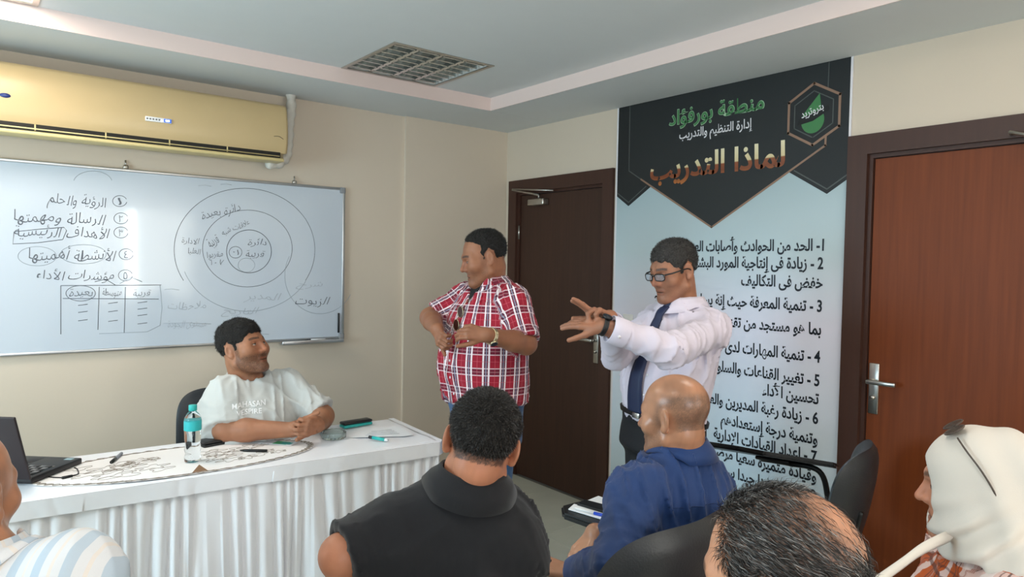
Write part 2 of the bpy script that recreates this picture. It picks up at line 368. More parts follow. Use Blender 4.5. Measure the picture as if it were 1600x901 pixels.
def ext(b, prof, x0, x1): return b.prism([(x0, y, z) for y, z in prof], (x1-x0, 0, 0))
bm = bmesh.new(); nr = 7; rings = []
for k in range(nr*2):                                            # rounded ends
    if k < nr: q = k/(nr-1); x = ax0+.02*(1-math.cos(q*math.pi/2)) if False else ax0+.02*q; s = .02*(1-math.sqrt(max(0, 1-(1-q)**2)))
    else: q = (k-nr)/(nr-1); x = ax1-.02*(1-q); s = .02*(1-math.sqrt(max(0, 1-q**2)))
    cy, cz = -.12, 2.30
    rings.append([bm.verts.new((x, y+s*np.sign(cy-y)*(abs(y-cy) > .03)*(y < -.01), z+s*np.sign(cz-z)*.6)) for y, z in prof])
n = len(prof)
for i in range(len(rings)-1):
    for k in range(n): bm.faces.new((rings[i][k], rings[i+1][k], rings[i+1][(k+1) % n], rings[i][(k+1) % n]))
bm.faces.new(rings[0]); bm.faces.new(rings[-1][::-1])
bmesh.ops.recalc_face_normals(bm, faces=bm.faces[:])
b = MB().bm(bm); b.build('casing', 'ac_gold', A)
MB().box(ax0+.04, ax1-.045, -.2285, -.16, 2.146, 2.178).build('outlet', 'ac_dark', A)
MB().rbox(ax0+.02, ax1-.02, -.226, -.10, 2.126, 2.146, .006, 2).build('lower_lip', 'ac_lip', A)
MB().tube([(ax0+.06, -.230, 2.155), (ax1-.05, -.230, 2.155)], .0032, 6).build('louver', 'ac_lip', A)
x = ax0+.2
while x < ax1-.06:
    MB().box(x-.003, x+.003, -.230, -.17, 2.148, 2.176).build('vane', 'ac_lip', A); x += .29
dp = MB().rbox(-2.497, -2.373, -.2475, -.238, 2.257, 2.281, .003, 2).build('display', 'white_plastic', A)
MB().box(-2.410, -2.376, -.249, -.2475, 2.260, 2.278).build('lit_panel', 'led_blue', dp)
MB().box(-2.404, -2.384, -.250, -.249, 2.264, 2.274).build('digits', 'led_white', dp)
MB().lathe([(.005, 0), (.005, .002)], (-2.421, -.2475, 2.266), 12, (0, -1, 0)).build('indicator', 'led_white', dp)
for k in range(5): MB().box(-2.492+k*.014, -2.484+k*.014, -.2485, -.2475, 2.265, 2.273).build('icon', 'grey_print', dp)
MB().lathe([(.021, 0), (.021, .003)], (-3.074, -.241, 2.29), 20, (0, -1, 0)).xf(Matrix.Translation((0, 0, 2.29)) @ Matrix.Diagonal((1, 1, .5, 1)) @ Matrix.Translation((0, 0, -2.29))).build('badge', 'logo_blue', A)
MB().tube(smooth_path([(-1.84, -.2415, 2.262), (-1.81, -.243, 2.264), (-1.785, -.241, 2.252)]), .0016, 5).build('scratch', 'ac_dark', A)
P = MB(); path = smooth_path([(-1.675, -.06, 2.56), (-1.672, -.06, 2.47), (-1.685, -.065, 2.38), (-1.69, -.065, 2.27), (-1.705, -.075, 2.19), (-1.75, -.09, 2.135), (-1.83, -.10, 2.122)], 6)
P.tube(path, [.028+.004*math.sin(k*1.7) for k in range(len(path))], 12)
tag(P.build('insulated_pipe', 'insulation'), 'white wrapped pipe curling beside the air conditioner', 'pipe')

# whiteboard with writing
mat('board_white', 'c6cfd9', 0.06, var=0.015, vscale=2, spec=0.6); mat('marker_ink', '5c626b', 0.6); mat('faint_ink', 'a5afb9', 0.6)
WX0, WX1, Wz0, Wz1 = -3.85, -1.30, 1.066, 2.031
B = empty('whiteboard', ((WX0+WX1)/2, 0, Wz0), 'large whiteboard with handwritten circles and lists on the back wall', 'whiteboard')
MB().box(WX0+.012, WX1-.012, -.016, -.002, Wz0+.012, Wz1-.012).build('surface', 'board_white', B)
fr = [(WX0, WX1, Wz1-.016, Wz1), (WX0, WX1, Wz0, Wz0+.016), (WX0, WX0+.016, Wz0+.016, Wz1-.016), (WX1-.016, WX1, Wz0+.016, Wz1-.016)]
for a, b_, c_, d_ in fr: MB().rbox(a, b_, -.022, -.001, c_, d_, .003, 2).build('frame', 'aluminium', B)
for cx, cz in ((WX1, Wz1), (WX1, Wz0), (WX0, Wz1), (WX0, Wz0)):
    sx = -1 if cx == WX1 else 1; sz = -1 if cz == Wz1 else 1
    MB().rbox(min(cx-.003*sx, cx+.035*sx), max(cx-.003*sx, cx+.035*sx), -.025, -.001, min(cz-.003*sz, cz+.035*sz), max(cz-.003*sz, cz+.035*sz), .006, 2).build('corner_cap', mat('cap_grey', '8d8f92', 0.5), B)
tr = MB().rbox(-1.72, -1.325, -.075, -.02, Wz0-.016, Wz0-.004, .003, 2).rbox(-1.72, -1.325, -.078, -.07, Wz0-.016, Wz0+.008, .003, 2); tr.build('tray', 'aluminium', B)
for x in (-2.546, -1.629): MB().rbox(x-.012, x+.012, -.02, -.001, Wz1-.002, Wz1+.02, .003, 1).tube([(x, -.012, Wz1+.018), (x, -.006, Wz1+.045)], .004, 6).build('hanging_clip', 'steel', B)
MB().rbox(-1.343, -1.331, -.026, -.016, 1.105, 1.232, .003, 2).build('magnet_strip', 'black_plastic', B)
YB = -.0165
def wpt(x, y): return ony(x, y, YB)
def ink(pts, r=.0016, m='marker_ink', name='marker_line', closed=False):
    b = MB(); P3 = [wpt(*p) for p in pts]; b.tube(P3, r, 4, closed=closed)
    b.v = [(p[0], YB+(p[1]-YB)*.3, p[2]) for p in b.v]
    return b.build(name, m, B)
def ring(cx, cy, rx, ry, m='marker_ink', a0=0, a1=360, tilt=0, r=.0014):
    pts = []
    for k in range(61):
        a = math.radians(a0+(a1-a0)*k/60); x, y = rx*math.cos(a), -ry*math.sin(a); pts.append((cx+x*math.cos(tilt)-y*math.sin(tilt), cy+x*math.sin(tilt)+y*math.cos(tilt)))
    return ink(pts, r, m, 'marker_circle')
ring(382, 390, 110, 96, a0=-30, a1=210); ring(387, 392, 105, 94, a0=200, a1=330, m='faint_ink'); ring(386.5, 388, 70, 60); ring(389, 392.5, 35, 33.5, r=.0018); ring(385, 414, 13, 11, m='faint_ink'); ring(368, 394, 10, 9)
ring(500, 430, 55, 60, m='faint_ink', a0=150, a1=330); ring(145, 285, 30, 18, m='faint_ink', a0=10, a1=170)
def scrawl(t, x0, y0, x1, y1, m='marker_ink', rot=0.0, bold=-.010, name='handwriting'):
    """pixel box of the photo -> lettering fitted on the board"""
    p0 = wpt(x0, y1); p1 = wpt(x1, y1); pt = wpt((x0+x1)/2, y0); pb = wpt((x0+x1)/2, y1)
    M = plane_at('back', (p1[0], YB, (p0[2]+p1[2])/2))
    if rot: M = M @ Matrix.Rotation(rot, 4, 'Z')
    lettering(name, t, M, m, B, box=(p1[0]-p0[0], pt[2]-pb[2]), bold=bold, depth=.0006, shear=.25)
for i, (t, x0, x1, y0, y1, cxx) in enumerate([('الرؤية والحلم', 73, 166, 302, 328, 187), ('الرسالة ومهمتها', 22, 166, 330, 354, 189), ('الأهداف الرئيسية', 22, 172, 352, 376, 189), ('الأنشطة أهميتها', 45, 182, 384, 412, 197), ('مؤشرات الأداء', 55, 178, 420, 442, 196)]):
    scrawl(t, x0, y0, x1, y1); yy = (y0+y1)/2; ring(cxx, yy-1, 11, 8.5, a0=20, a1=350); scrawl('١٢٣٤٥'[i], cxx-3, yy-6, cxx+3, yy+5)
ink([(22, 362), (60, 358), (100, 355), (104, 360), (98, 374), (60, 379), (20, 381), (22, 362)]); ring(58, 400, 30, 15, m='faint_ink'); ring(130, 397, 36, 15, m='faint_ink')
ink([(95, 446), (252, 445)]); ink([(98, 466), (248, 467)]); ink([(95, 446), (95, 522)]); ink([(155, 448), (153, 515)]); ink([(196, 448), (194, 520)]); ink([(250, 445), (253, 480), (250, 508), (230, 518), (155, 521)], m='faint_ink')
scrawl('قريبة', 208, 452, 236, 465); scrawl('متوسطة', 160, 450, 190, 466); scrawl('بعيدة', 108, 451, 145, 466); ring(126, 458, 23, 12)
for cx_, rows in ((129, (476, 487, 500)), (176, (473, 486, 501)), (222, (472, 482, 492, 505))):
    for yy in rows: ink([(cx_-7, yy+1), (cx_+8, yy-1)])
ink([(148, 440), (165, 436), (180, 445)]); ink([(187, 443), (205, 433), (222, 440)], m='faint_ink')
scrawl('دائرة بعيدة', 315, 314, 378, 332, rot=.28); scrawl('علاقات شبه', 345, 340, 392, 352, rot=.42); scrawl('قريبة', 328, 362, 347, 380, rot=.6); scrawl('دائرة', 387, 372, 416, 386); scrawl('قريبة', 384, 391, 414, 404); scrawl('١٠', 364, 390, 373, 398)
scrawl('مقربوا', 324, 389, 349, 401, rot=.2); scrawl('٧ - ٦', 327, 405, 350, 414); scrawl('الادارة', 284, 371, 312, 382); scrawl('العليا', 294, 387, 314, 398); scrawl('شرح', 462, 440, 504, 452, m='faint_ink'); scrawl('الزيوت', 461, 464, 516, 480)
for x0, y0, t in ((262, 470, 'ملاحظات'), (262, 500, 'مستوى الجودة'), (345, 480, 'التاريخ'), (380, 458, 'المدير')): scrawl(t, x0, y0, x0+60, y0+14, m='faint_ink', bold=-.008)
for (xa, xb, yy) in ((257, 280, 452), (340, 420, 521), (310, 330, 290), (345, 362, 288), (255, 330, 505)): ink([(xa, yy), ((xa+xb)/2, yy-1), (xb, yy+1)], .001, 'faint_ink')
mk = MB().tube([(-1.555, -.05, Wz0+.004), (-1.44, -.05, Wz0+.004)], .008, 10); m_ = empty('board_marker', (-1.5, -.05, Wz0-.004), 'white board marker with dark cap lying on the whiteboard tray', 'marker')
mk.build('barrel', 'white_plastic', m_); MB().tube([(-1.56, -.05, Wz0+.004), (-1.535, -.05, Wz0+.004)], .0088, 10).build('cap', 'black_plastic', m_)

# ------------------------------------------------------------------ poster
def grad_mat(name, stops, z0, z1, rough=.35):
    m = bpy.data.materials.new(name); m.use_nodes = True; nt = m.node_tree; b = nt.nodes['Principled BSDF']; b.inputs['Roughness'].default_value = rough
    g = nt.nodes.new('ShaderNodeNewGeometry'); s = nt.nodes.new('ShaderNodeSeparateXYZ'); nt.links.new(g.outputs['Position'], s.inputs[0])
    mr = nt.nodes.new('ShaderNodeMapRange'); mr.inputs[1].default_value = z0; mr.inputs[2].default_value = z1; nt.links.new(s.outputs['Z'], mr.inputs[0])
    r = nt.nodes.new('ShaderNodeValToRGB'); el = r.color_ramp.elements
    while len(el) < len(stops): el.new(.5)
    for e, (p, c_) in zip(el, stops): e.position = p; e.color = (*lin(c_), 1)
    nt.links.new(mr.outputs[0], r.inputs[0]); nt.links.new(r.outputs[0], b.inputs['Base Color']); MATS[name] = m; return m
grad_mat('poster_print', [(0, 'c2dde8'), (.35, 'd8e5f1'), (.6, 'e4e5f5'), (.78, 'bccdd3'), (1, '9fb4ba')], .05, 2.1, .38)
mat('poster_dark', '1d2224', .5, var=.05, vscale=3); mat('poster_darker', '181c1e', .5); mat('poster_gold', '8d6f5c', .4); mat('poster_line', '4d5150', .45); mat('poster_ink', '16202c', .45)
mat('poster_green', '3f7d4a', .4); mat('poster_pale', '9dbf9c', .4); mat('poster_white', 'e4e2e6', .4); mat('poster_black', '0c0d0e', .45)
grad_mat('gold_letters', [(0, 'b06a35'), (.3, '7c3f22'), (.52, '8a4b2a'), (.56, 'd8c89a'), (1, 'e6dcb8')], 2.045, 2.20)
Q = empty('poster', (0, -1.89, .03), 'tall printed training poster with dark header and numbered Arabic list', 'poster'); PY0, PY1 = -2.615, -1.165
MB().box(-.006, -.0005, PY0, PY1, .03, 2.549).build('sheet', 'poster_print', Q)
MB().box(-.0068, -.0005, PY1, PY1+.012, .03, 2.549).build('white_edge', 'poster_white', Q); MB().box(-.0068, -.0005, PY0-.010, PY0, .03, 2.549).build('white_edge', 'poster_white', Q)
def flat(poly, m, x, name): return MB().prism([(x, y, z) for y, z in poly], (-.0005, 0, 0)).build(name, m, Q)
def rim(poly, w, m, x, name, closed=True):
    b = MB(); n = len(poly)
    for i in range(n if closed else n-1):
        p, q = np.array(poly[i]), np.array(poly[(i+1) % n]); d = (q-p)/np.linalg.norm(q-p); nn = np.array((-d[1], d[0]))*w/2; p = p-d*w*.4; q = q+d*w*.4
        b.prism([(x, *(p+nn)), (x, *(q+nn)), (x, *(q-nn)), (x, *(p-nn))], (-.0004, 0, 0))
    return b.build(name, m, Q)
flat([(PY1, 2.549), (PY1, 2.00), (-1.263, 1.934), (-1.60, 2.14), (-1.6, 2.549)], 'poster_darker', -.006, 'header_wing')
flat([(-2.2, 2.549), (-2.2, 2.12), (-2.52, 1.924), (PY0, 1.985), (PY0, 2.549)], 'poster_darker', -.006, 'header_wing')
rim([(PY1-.004, 2.02), (-1.263, 1.957), (-1.40, 2.045)], .006, 'poster_line', -.0066, 'wing_line', False); rim([(-2.35, 2.05), (-2.52, 1.947), (PY0+.004, 2.005)], .006, 'poster_line', -.0066, 'wing_line', False)
flat([(-1.257, 2.549), (-1.261, 2.150), (-1.875, 1.786), (-2.505, 2.155), (-2.511, 2.549)], 'poster_dark', -.0067, 'header_shield')
rim([(-1.257, 2.545), (-1.261, 2.150), (-1.36, 2.09)], .006, 'poster_line', -.0072, 'shield_line', False); rim([(-1.36, 2.09), (-1.875, 1.786), (-2.505, 2.155), (-2.507, 2.23)], .010, 'poster_gold', -.0072, 'shield_line', False); rim([(-2.509, 2.36), (-2.511, 2.545)], .005, 'poster_line', -.0072, 'shield_line', False)
hx = lambda r, dy=0.0: [(-2.441+r*math.sin(math.radians(60*k)), 2.312+dy+r*math.cos(math.radians(60*k))) for k in range(6)]
flat(hx(.152), 'poster_darker', -.0074, 'logo_hexagon'); rim(hx(.148), .012, 'poster_gold', -.008, 'logo_border'); rim(hx(.112), .005, 'poster_line', -.008, 'logo_border')
drop = [(-2.470+.0, 2.408)]
for k in range(25):
    a = math.radians(35-25*k*250/25/25 if False else 40-k*(260/24)); drop.append((-2.438-.058*math.cos(a), 2.283+.062*math.sin(a)))
flat(drop, 'poster_green', -.0082, 'logo_drop')
band = MB().prism([(-.0088, y, z) for y, z in ((-2.36, 2.268), (-2.37, 2.300), (-2.44, 2.318), (-2.515, 2.345), (-2.522, 2.322), (-2.44, 2.280))], (-.0005, 0, 0)).build('logo_band', 'poster_black', Q)
lettering('logo_lettering', 'بتروتريد', plane_at('right', (-.0095, -2.497, 2.318)) @ Matrix.Rotation(.26, 4, 'Z'), 'poster_white', Q, box=(.115, .042), bold=.012)
def row(t, y, z, size, m, bold=.012, sx=1.0, box=None, x=-.0066, rot=0.0, name='lettering', align='r'):
    return lettering(name, t, plane_at('right', (x, y, z)), m, Q, size=size, bold=bold, sx=sx, box=box, align=align)
row('منطقة بورفؤاد', -2.177, 2.352, 1, 'poster_pale', .030, box=(.615, .118), x=-.0073); row('منطقة بورفؤاد', -2.173, 2.356, 1, 'poster_green', .012, box=(.607, .110), x=-.0079)
row('إدارة التنظيم والتدريب', -2.11, 2.268, 1, 'poster_white', .014, box=(.470, .078), x=-.0073)
row('لماذا التدريب', -2.300, 2.036, 1, MATS['gold_letters'], .026, box=(.868, .172), x=-.0079)
ROWS = [('1- الحد من الحوادث وأصابات العمل', 1.656), ('2 - زيادة فى إنتاجية المورد البشرى', 1.568), ('خفض فى التكاليف', 1.476), ('3 - تنمية المعرفة حيث إنة يساعد على الإلمام', 1.363), ('بما هو مستجد من تقنيات حديثة', 1.252), ('4 - تنمية المهارات لدى العاملين', 1.119), ('5 - تغيير القناعات والسلوك', 1.005), ('تحسين الأداء', .918), ('6 - زيادة رغبة المديرين والعاملين', .822), ('وتنمية درجة إستعدادهم', .722), ('7 - إعداد القيادات الإدارية', .635), ('وقيادة متميزة سعيا مرضى والعمل', .540), ('8 - كلما تدربنا جيدا سنصل', .445), ('للجودة و سنحقق', .350), ('الأهداف وسننجح', .255)]
for t, z in ROWS: row(t, -2.515, z, .079, 'poster_ink', .026, sx=.745)
flat([(PY1, .03), (PY1, .16), (-1.30, .03)], 'poster_darker', -.006, 'foot_corner')
sw = empty('light_switch', (0, -1.285, 1.23), 'small white light switch at the left edge of the poster', 'switch')
MB().rbox(-.014, -.006, -1.325, -1.245, 1.19, 1.27, .003, 2).build('plate', 'white_plastic', sw); MB().rbox(-.018, -.012, -1.305, -1.265, 1.205, 1.255, .003, 2).build('rocker', 'white_plastic', sw)

# ================================================================== TABLE
mat('satin', 'f0f0f4', 0.34, spec=0.6, sheen=0.2, var=0.03, vscale=3); mat('table_wood', '7d5a3c', 0.5); mat('runner_cloth', 'f0edec', 0.75, bump=.15, bscale=300); mat('thread', '8f8377', 0.8); mat('brown_cloth', '8a6a50', .8)
FRc = np.array([-1.553, -1.556, 0]); ta = math.radians(-3.9); TA = np.array([math.cos(ta), math.sin(ta), 0]); TN = np.array([-math.sin(ta), math.cos(ta), 0]); TW, TDp = 2.3, .525
def tp(s, t, z): return FRc-TA*s+TN*t+np.array([0, 0, z])
T = empty('table', tp(TW/2, TDp/2, 0), 'long narrow table under the white satin cloth', 'table')
def quadbox(b, s0, s1, t0, t1, z0, z1): return b.prism([tp(s0, t0, z0), tp(s1, t0, z0), tp(s1, t1, z0), tp(s0, t1, z0)], (0, 0, z1-z0))
quadbox(MB(), .012, TW-.012, .012, TDp-.012, .72, .754).build('table_top', 'table_wood', T)
for s in (.08, TW-.08):
    for t in (.08, TDp-.08): MB().tube([tp(s, t, 0), tp(s, t, .72)], .018, 10).build('leg', 'steel', T)
TC = empty('table_cloth', tp(TW/2, TDp/2, 0), 'white satin table cloth with pleated skirt hanging to the floor', 'tablecloth')
# top sheet with gentle creases
nu, nv = 150, 36; vs = []; fs = []
for i in range(nu+1):
    for j in range(nv+1):
        s, t = TW*i/nu, TDp*j/nv; z = .7585+.0012*math.sin(s*9+3*math.sin(t*7))+.0010*math.sin(t*22+s*4)+(.0022*max(0, math.sin(s*31+t*17)) if s < .5 and t < .25 else 0)
        vs.append(tp(s, t, z))
for i in range(nu):
    for j in range(nv): fs.append((i*(nv+1)+j, i*(nv+1)+j+1, (i+1)*(nv+1)+j+1, (i+1)*(nv+1)+j))
TOPZ = .7615
cs = MB().add(vs, fs, True).build('top_sheet', 'satin', TC); md = cs.modifiers.new('solid', 'SOLIDIFY'); md.thickness = .003; md.offset = -1
per = []          # perimeter: back right -> front right -> front left -> back left
def addseg(p, q, nrm, n):
    for k in range(n): per.append((p+(q-p)*k/n, nrm))
addseg(tp(0, TDp, 0), tp(0, 0, 0), TA, 110); addseg(tp(0, 0, 0), tp(TW, 0, 0), -TN, 520); addseg(tp(TW, 0, 0), tp(TW, TDp, 0), -TA, 110)
def skirt(name, z0, z1, nz, amp, off, m, pleat=.052, seed=1):
    rnd = random.Random(seed); vs = []; L = 0; ph = [rnd.uniform(-1, 1) for _ in range(200)]
    acc = [0]
    for i in range(1, len(per)): acc.append(acc[-1]+np.linalg.norm(per[i][0]-per[i-1][0]))
    for i, (p, nrm) in enumerate(per):
        s = acc[i]; k = int(s/pleat); f = s/pleat-k
        phs = s/pleat+.42*math.sin(s*13+seed)+.25*math.sin(s*31+1)
        nrm2 = nrm
        for j in range(nz+1):
            h = j/nz; z = z0+(z1-z0)*h; saw = abs(math.sin(math.pi*(phs+.22*h*math.sin(s*17+seed)+.10*math.sin(h*4+s*5))))**.75
            a = amp*(saw*(.55+.6*h)+.35*h*math.sin(s*23+ph[k % 200]*3+h*2)+.5*h*math.sin(s*9+1.3*ph[(k+7) % 200])+.22*math.sin(s*70+ph[k % 200]*6+h*5)*h)
            sd = ph[k % 200]*.010*h
            vs.append(p+nrm2*(off+a)+np.cross(nrm2, ZUP)*sd+ZUP*z)
    fs = []
    for i in range(len(per)-1):
        for j in range(nz): fs.append((i*(nz+1)+j, i*(nz+1)+j+1, (i+1)*(nz+1)+j+1, (i+1)*(nz+1)+j))
    return MB().add(vs, fs, True).build(name, m, TC)
skirt('skirt', .71, .015, 18, .034, -.004, 'satin', pleat=.058, seed=3); skirt('band', .7595, .700, 4, .0025, .026, 'satin', pleat=.21, seed=5)
b = MB(); lp = [p+n_*.027+ZUP*.7600 for p, n_ in per]; inn = [p-n_*.004+ZUP*.7605 for p, n_ in per]
b.add(lp+inn, [(i, i+1, len(lp)+i+1, len(lp)+i) for i in range(len(lp)-1)], True).build('edge', 'satin', TC)
# embroidered oval runner
RN = empty('oval_runner', (-2.55, -1.245, TOPZ), 'white oval embroidered runner lying on the satin table cloth', 'table runner')
rc = np.array([-2.55, -1.262, 0]); ra, rb = .52, .215
def rp(r, a, z): return rc+TA*ra*r*math.cos(a)+TN*rb*r*math.sin(a)+ZUP*(TOPZ+z)
vs = [rp(0, 0, .002)]; N = 96
for r in (.35, .7, .93, 1.0):
    for k in range(N): vs.append(rp(r+(.018*math.sin(k*math.pi) if r == 1 else 0), 2*math.pi*k/N, .002 if r < 1 else .0005))
fs = [(0, 1+k, 1+(k+1) % N) for k in range(N)]
for q in range(3):
    for k in range(N): fs.append((1+q*N+k, 1+(q+1)*N+k, 1+(q+1)*N+(k+1) % N, 1+q*N+(k+1) % N))
MB().add(vs, fs, True).build('cloth', 'runner_cloth', RN)
MB().tube([rp(.975+.018*math.sin(k*math.pi*.5), 2*math.pi*k/260, .0025+.001*math.sin(k*1.3)) for k in range(260)], .0015, 5, closed=True).build('lace_edge', 'thread', RN)
MB().tube([rp(.955-.016*math.sin(k*math.pi*.5+.4), 2*math.pi*k/260, .0025) for k in range(260)], .0010, 4, closed=True).build('lace_edge', 'thread', RN)
rnd = random.Random(11)
for k in range(26):                                             # outline flowers and leaves
    side = -1 if k < 13 else 1; cx_, cy_ = side*rnd.uniform(.18, .68), rnd.uniform(-.5, .45); n_ = rnd.choice((5, 6, 3)); sz = rnd.uniform(.05, .12); ph = rnd.uniform(0, 6)
    pts = []
    for q in range(40):
        a = 2*math.pi*q/40; rr = sz*(1+.38*math.cos(n_*a+ph)); X_, Y_ = cx_*ra+rr*.55*math.cos(a), cy_*rb+rr*.30*math.sin(a+.3); pts.append(rc+TA*X_+TN*Y_+ZUP*(TOPZ+.0025))
    MB().tube(pts, .0008, 4, closed=True).build('embroidery', 'thread', RN)
fold = MB(); p0 = onz(312, 737, TOPZ)
fold.add([p0+TA*-.028+ZUP*.001-TN*.004, p0+TA*.03+ZUP*.001-TN*.004, p0+ZUP*.026+TN*.010, p0+TA*.012+TN*.04+ZUP*.002], [(0, 1, 2), (1, 3, 2), (0, 2, 3)], False); fold.build('turned_up_edge', 'brown_cloth', RN)

# ------------------------------------------------------------------ things on the table
mat('laptop_black', '1c1b1d', .42); mat('screen_dark', '20262c', .12); mat('key_black', '26272a', .5); mat('bezel', '2a2022', .5); mat('sticker', '9fc3cf', .4); mat('key_edge', '7a7d80', .5)
la = math.atan2(.74, .67); LM = Matrix.Translation(Vector((-3.052, -1.292, TOPZ+.003))) @ Matrix.Rotation(la-math.pi/2, 4, 'Z')     # local +y: hinge -> front edge, +x to the right
LP = empty('laptop', (-3.052, -1.292, TOPZ), 'open black laptop at the left end of the table', 'laptop')
MB().rbox(-.375, 0, 0, .262, 0, .022, .005, 2, LM).build('base', 'laptop_black', LP)
MB().rbox(-.355, -.02, .03, .145, .0215, .0228, .0005, 1, LM).build('key_well', 'screen_dark', LP)
for i in range(15):
    for j in range(5): MB().rbox(-.352+i*.022, -.352+i*.022+.018, .034+j*.0215, .034+j*.0215+.0175, .0226, .0256, .001, 1, LM).build('key', 'key_edge' if (i*7+j*3) % 2 else 'key_black', LP)
MB().rbox(-.245, -.135, .165, .24, .0215, .0226, .0005, 1, LM).build('touchpad', 'key_black', LP)
MB().rbox(-.05, -.02, .225, .247, .0215, .0225, .0004, 1, LM).build('sticker', 'sticker', LP)
SM_ = LM @ Matrix.Translation((0, .004, .018)) @ Matrix.Rotation(math.radians(17), 4, 'X')
lid = MB().rbox(-.375, 0, -.010, 0, 0, .245, .004, 2, SM_).build('lid', 'bezel', LP); MB().rbox(-.362, -.013, -.0008, .0008, .018, .232, .0004, 1, SM_).build('screen', 'screen_dark', lid)
pc = [LM @ Vector(p) for p in ((.0, .07, .008), (.03, .075, .004), (.055, .10, .004), (.07, .12, .006))]
cb = empty('audio_cable', onz(100, 744, TOPZ), 'short black cable with plug beside the laptop', 'cable')
MB().tube(smooth_path([onz(66, 742, TOPZ+.006), onz(80, 745, TOPZ+.004), onz(98, 746, TOPZ+.004)]), .0022, 6).tube(smooth_path([onz(112, 743, TOPZ+.004), onz(122, 740, TOPZ+.004), onz(121, 733, TOPZ+.006), onz(116, 730, TOPZ+.012)]), .0022, 6).build('wire', 'black_plastic', cb)
MB().tube([onz(97, 746.5, TOPZ+.006), onz(113, 743, TOPZ+.006)], [.006, .005], 8).build('plug', 'black_plastic', cb)
mat('pet', 'f4fbff', .03, trans=1.0, ior=1.25); mat('teal', '2fb2ac', .4); mat('label_teal', '35b6b9', .4); mat('label_white', 'f2f5f5', .4); mat('glass_clear', 'dcebe8', .05, trans=.9, ior=1.4)
bp = np.array([-2.528, -1.304, TOPZ]); BT = empty('water_bottle', bp, 'clear plastic water bottle with teal cap on the table', 'bottle')
MB().lathe([(.024, 0), (.030, .004), (.031, .02), (.028, .035), (.031, .05), (.0275, .07), (.030, .09), (.031, .12), (.032, .125), (.032, .165), (.030, .175), (.022, .19), (.013, .2), (.013, .212)], bp+ZUP*.002, 28).build('body', 'pet', BT)
MB().lathe([(.0324, .128), (.0326, .13), (.0326, .163), (.0324, .165)], bp, 28).build('label', 'label_teal', BT); MB().lathe([(.0150, .204), (.0155, .206), (.0155, .224), (.0145, .226)], bp, 20).build('cap', 'teal', BT)
def lying(name, p, q, w, h, m, label, cat, r=.004, dz=.0):
    p, q = np.array(p), np.array(q); c_ = (p+q)/2; L_ = np.linalg.norm((q-p)[:2]); a = math.atan2(q[1]-p[1], q[0]-p[0])
    M = Matrix.Translation(Vector((c_[0], c_[1], TOPZ+.002+dz))) @ Matrix.Rotation(a, 4, 'Z'); o = empty(name, (c_[0], c_[1], TOPZ), label, cat); return o, M, L_
o, M, L_ = lying('phone_case', onz(312, 698, TOPZ), onz(371, 687, TOPZ), .08, .02, '', 'black folded phone case in front of the seated man', 'phone case')
MB().rbox(-L_/2, L_/2, -.040, .040, 0, .011, .004, 2, M).build('lower_half', 'black_plastic', o); MB().rbox(-L_/2, L_/2, -.038, .040, .012, .022, .004, 2, M).build('flap', 'laptop_black', o)
o, M, L_ = lying('pen', onz(375, 706, TOPZ), onz(417, 707, TOPZ), 0, 0, '', 'slim black pen lying on the oval runner', 'pen')
MB().tube([M @ Vector((-L_/2, 0, .006)), M @ Vector((-L_/2+.02, 0, .006)), M @ Vector((L_/2, 0, .006))], [.002, .006, .0065], 8).build('barrel', 'black_plastic', o); MB().tube([M @ Vector((0, .007, .008)), M @ Vector((L_/2, .007, .008))], .0018, 5).build('clip', 'black_plastic', o)
o, M, L_ = lying('pen', onz(174, 725, TOPZ), onz(190, 711, TOPZ), 0, 0, '', 'grey ballpoint pen on the runner near the laptop', 'pen')
MB().tube([M @ Vector((-L_/2, 0, .006)), M @ Vector((-L_/2+.02, 0, .006)), M @ Vector((L_/2, 0, .006))], [.002, .006, .006], 8).build('barrel', mat('pen_grey', '8e93a0', .4), o); MB().tube([M @ Vector((-L_/2, 0, .006)), M @ Vector((-L_/2+.05, 0, .006))], .0066, 8).build('grip', 'black_plastic', o)
c_ = onz(521, 684, TOPZ); AT = empty('ashtray', c_, 'round ribbed glass ashtray beside the clasped hands', 'ashtray')
pr = [(.050, .001), (.054, .004), (.056, .028), (.053, .031), (.049, .028), (.046, .010), (.0, .008)]
b = MB().lathe(pr[:-1], c_, 40); b.v = [tuple(np.array(p)+((np.array(p)-c_)*[1, 1, 0])*.03*math.cos(20*math.atan2(p[1]-c_[1], p[0]-c_[0]))) for p in b.v]; b.build('bowl', 'glass_clear', AT)
o, M, L_ = lying('board_eraser', onz(534, 669, TOPZ), onz(578, 662, TOPZ), 0, 0, '', 'black and teal board eraser on the table beside the sheet', 'eraser')
MB().rbox(-L_/2, L_/2, -.026, .026, 0, .014, .005, 2, M).build('teal_base', 'teal', o); MB().rbox(-L_/2, L_/2, -.026, .026, .0145, .028, .006, 2, M).build('black_grip', 'black_plastic', o)
mat('paper', 'eef1f4', .7); mat('print_grey', 'a9adb2', .7)
sh = empty('paper_sheet', onz(595, 677, TOPZ), 'white printed sheet at the right end of the table', 'paper')
q = [onz(548, 684, TOPZ), onz(632, 682, TOPZ), onz(646, 680, TOPZ), onz(622, 666, TOPZ), onz(570, 671, TOPZ)]
MB().prism([p+ZUP*.002 for p in q], (0, 0, .0006)).build('sheet', 'paper', sh)
for k in range(4): a_, b_ = onz(580-k*3, 674+2*k, TOPZ+.0032), onz(612+k*4, 671+2*k, TOPZ+.0032); MB().tube([a_, b_], .0011, 4).build('print_line', 'print_grey', sh)
o, M, L_ = lying('marker_pen', onz(577, 686, TOPZ), onz(606, 691, TOPZ), 0, 0, '', 'teal marker pen with white end beside the sheet', 'marker', dz=.0)
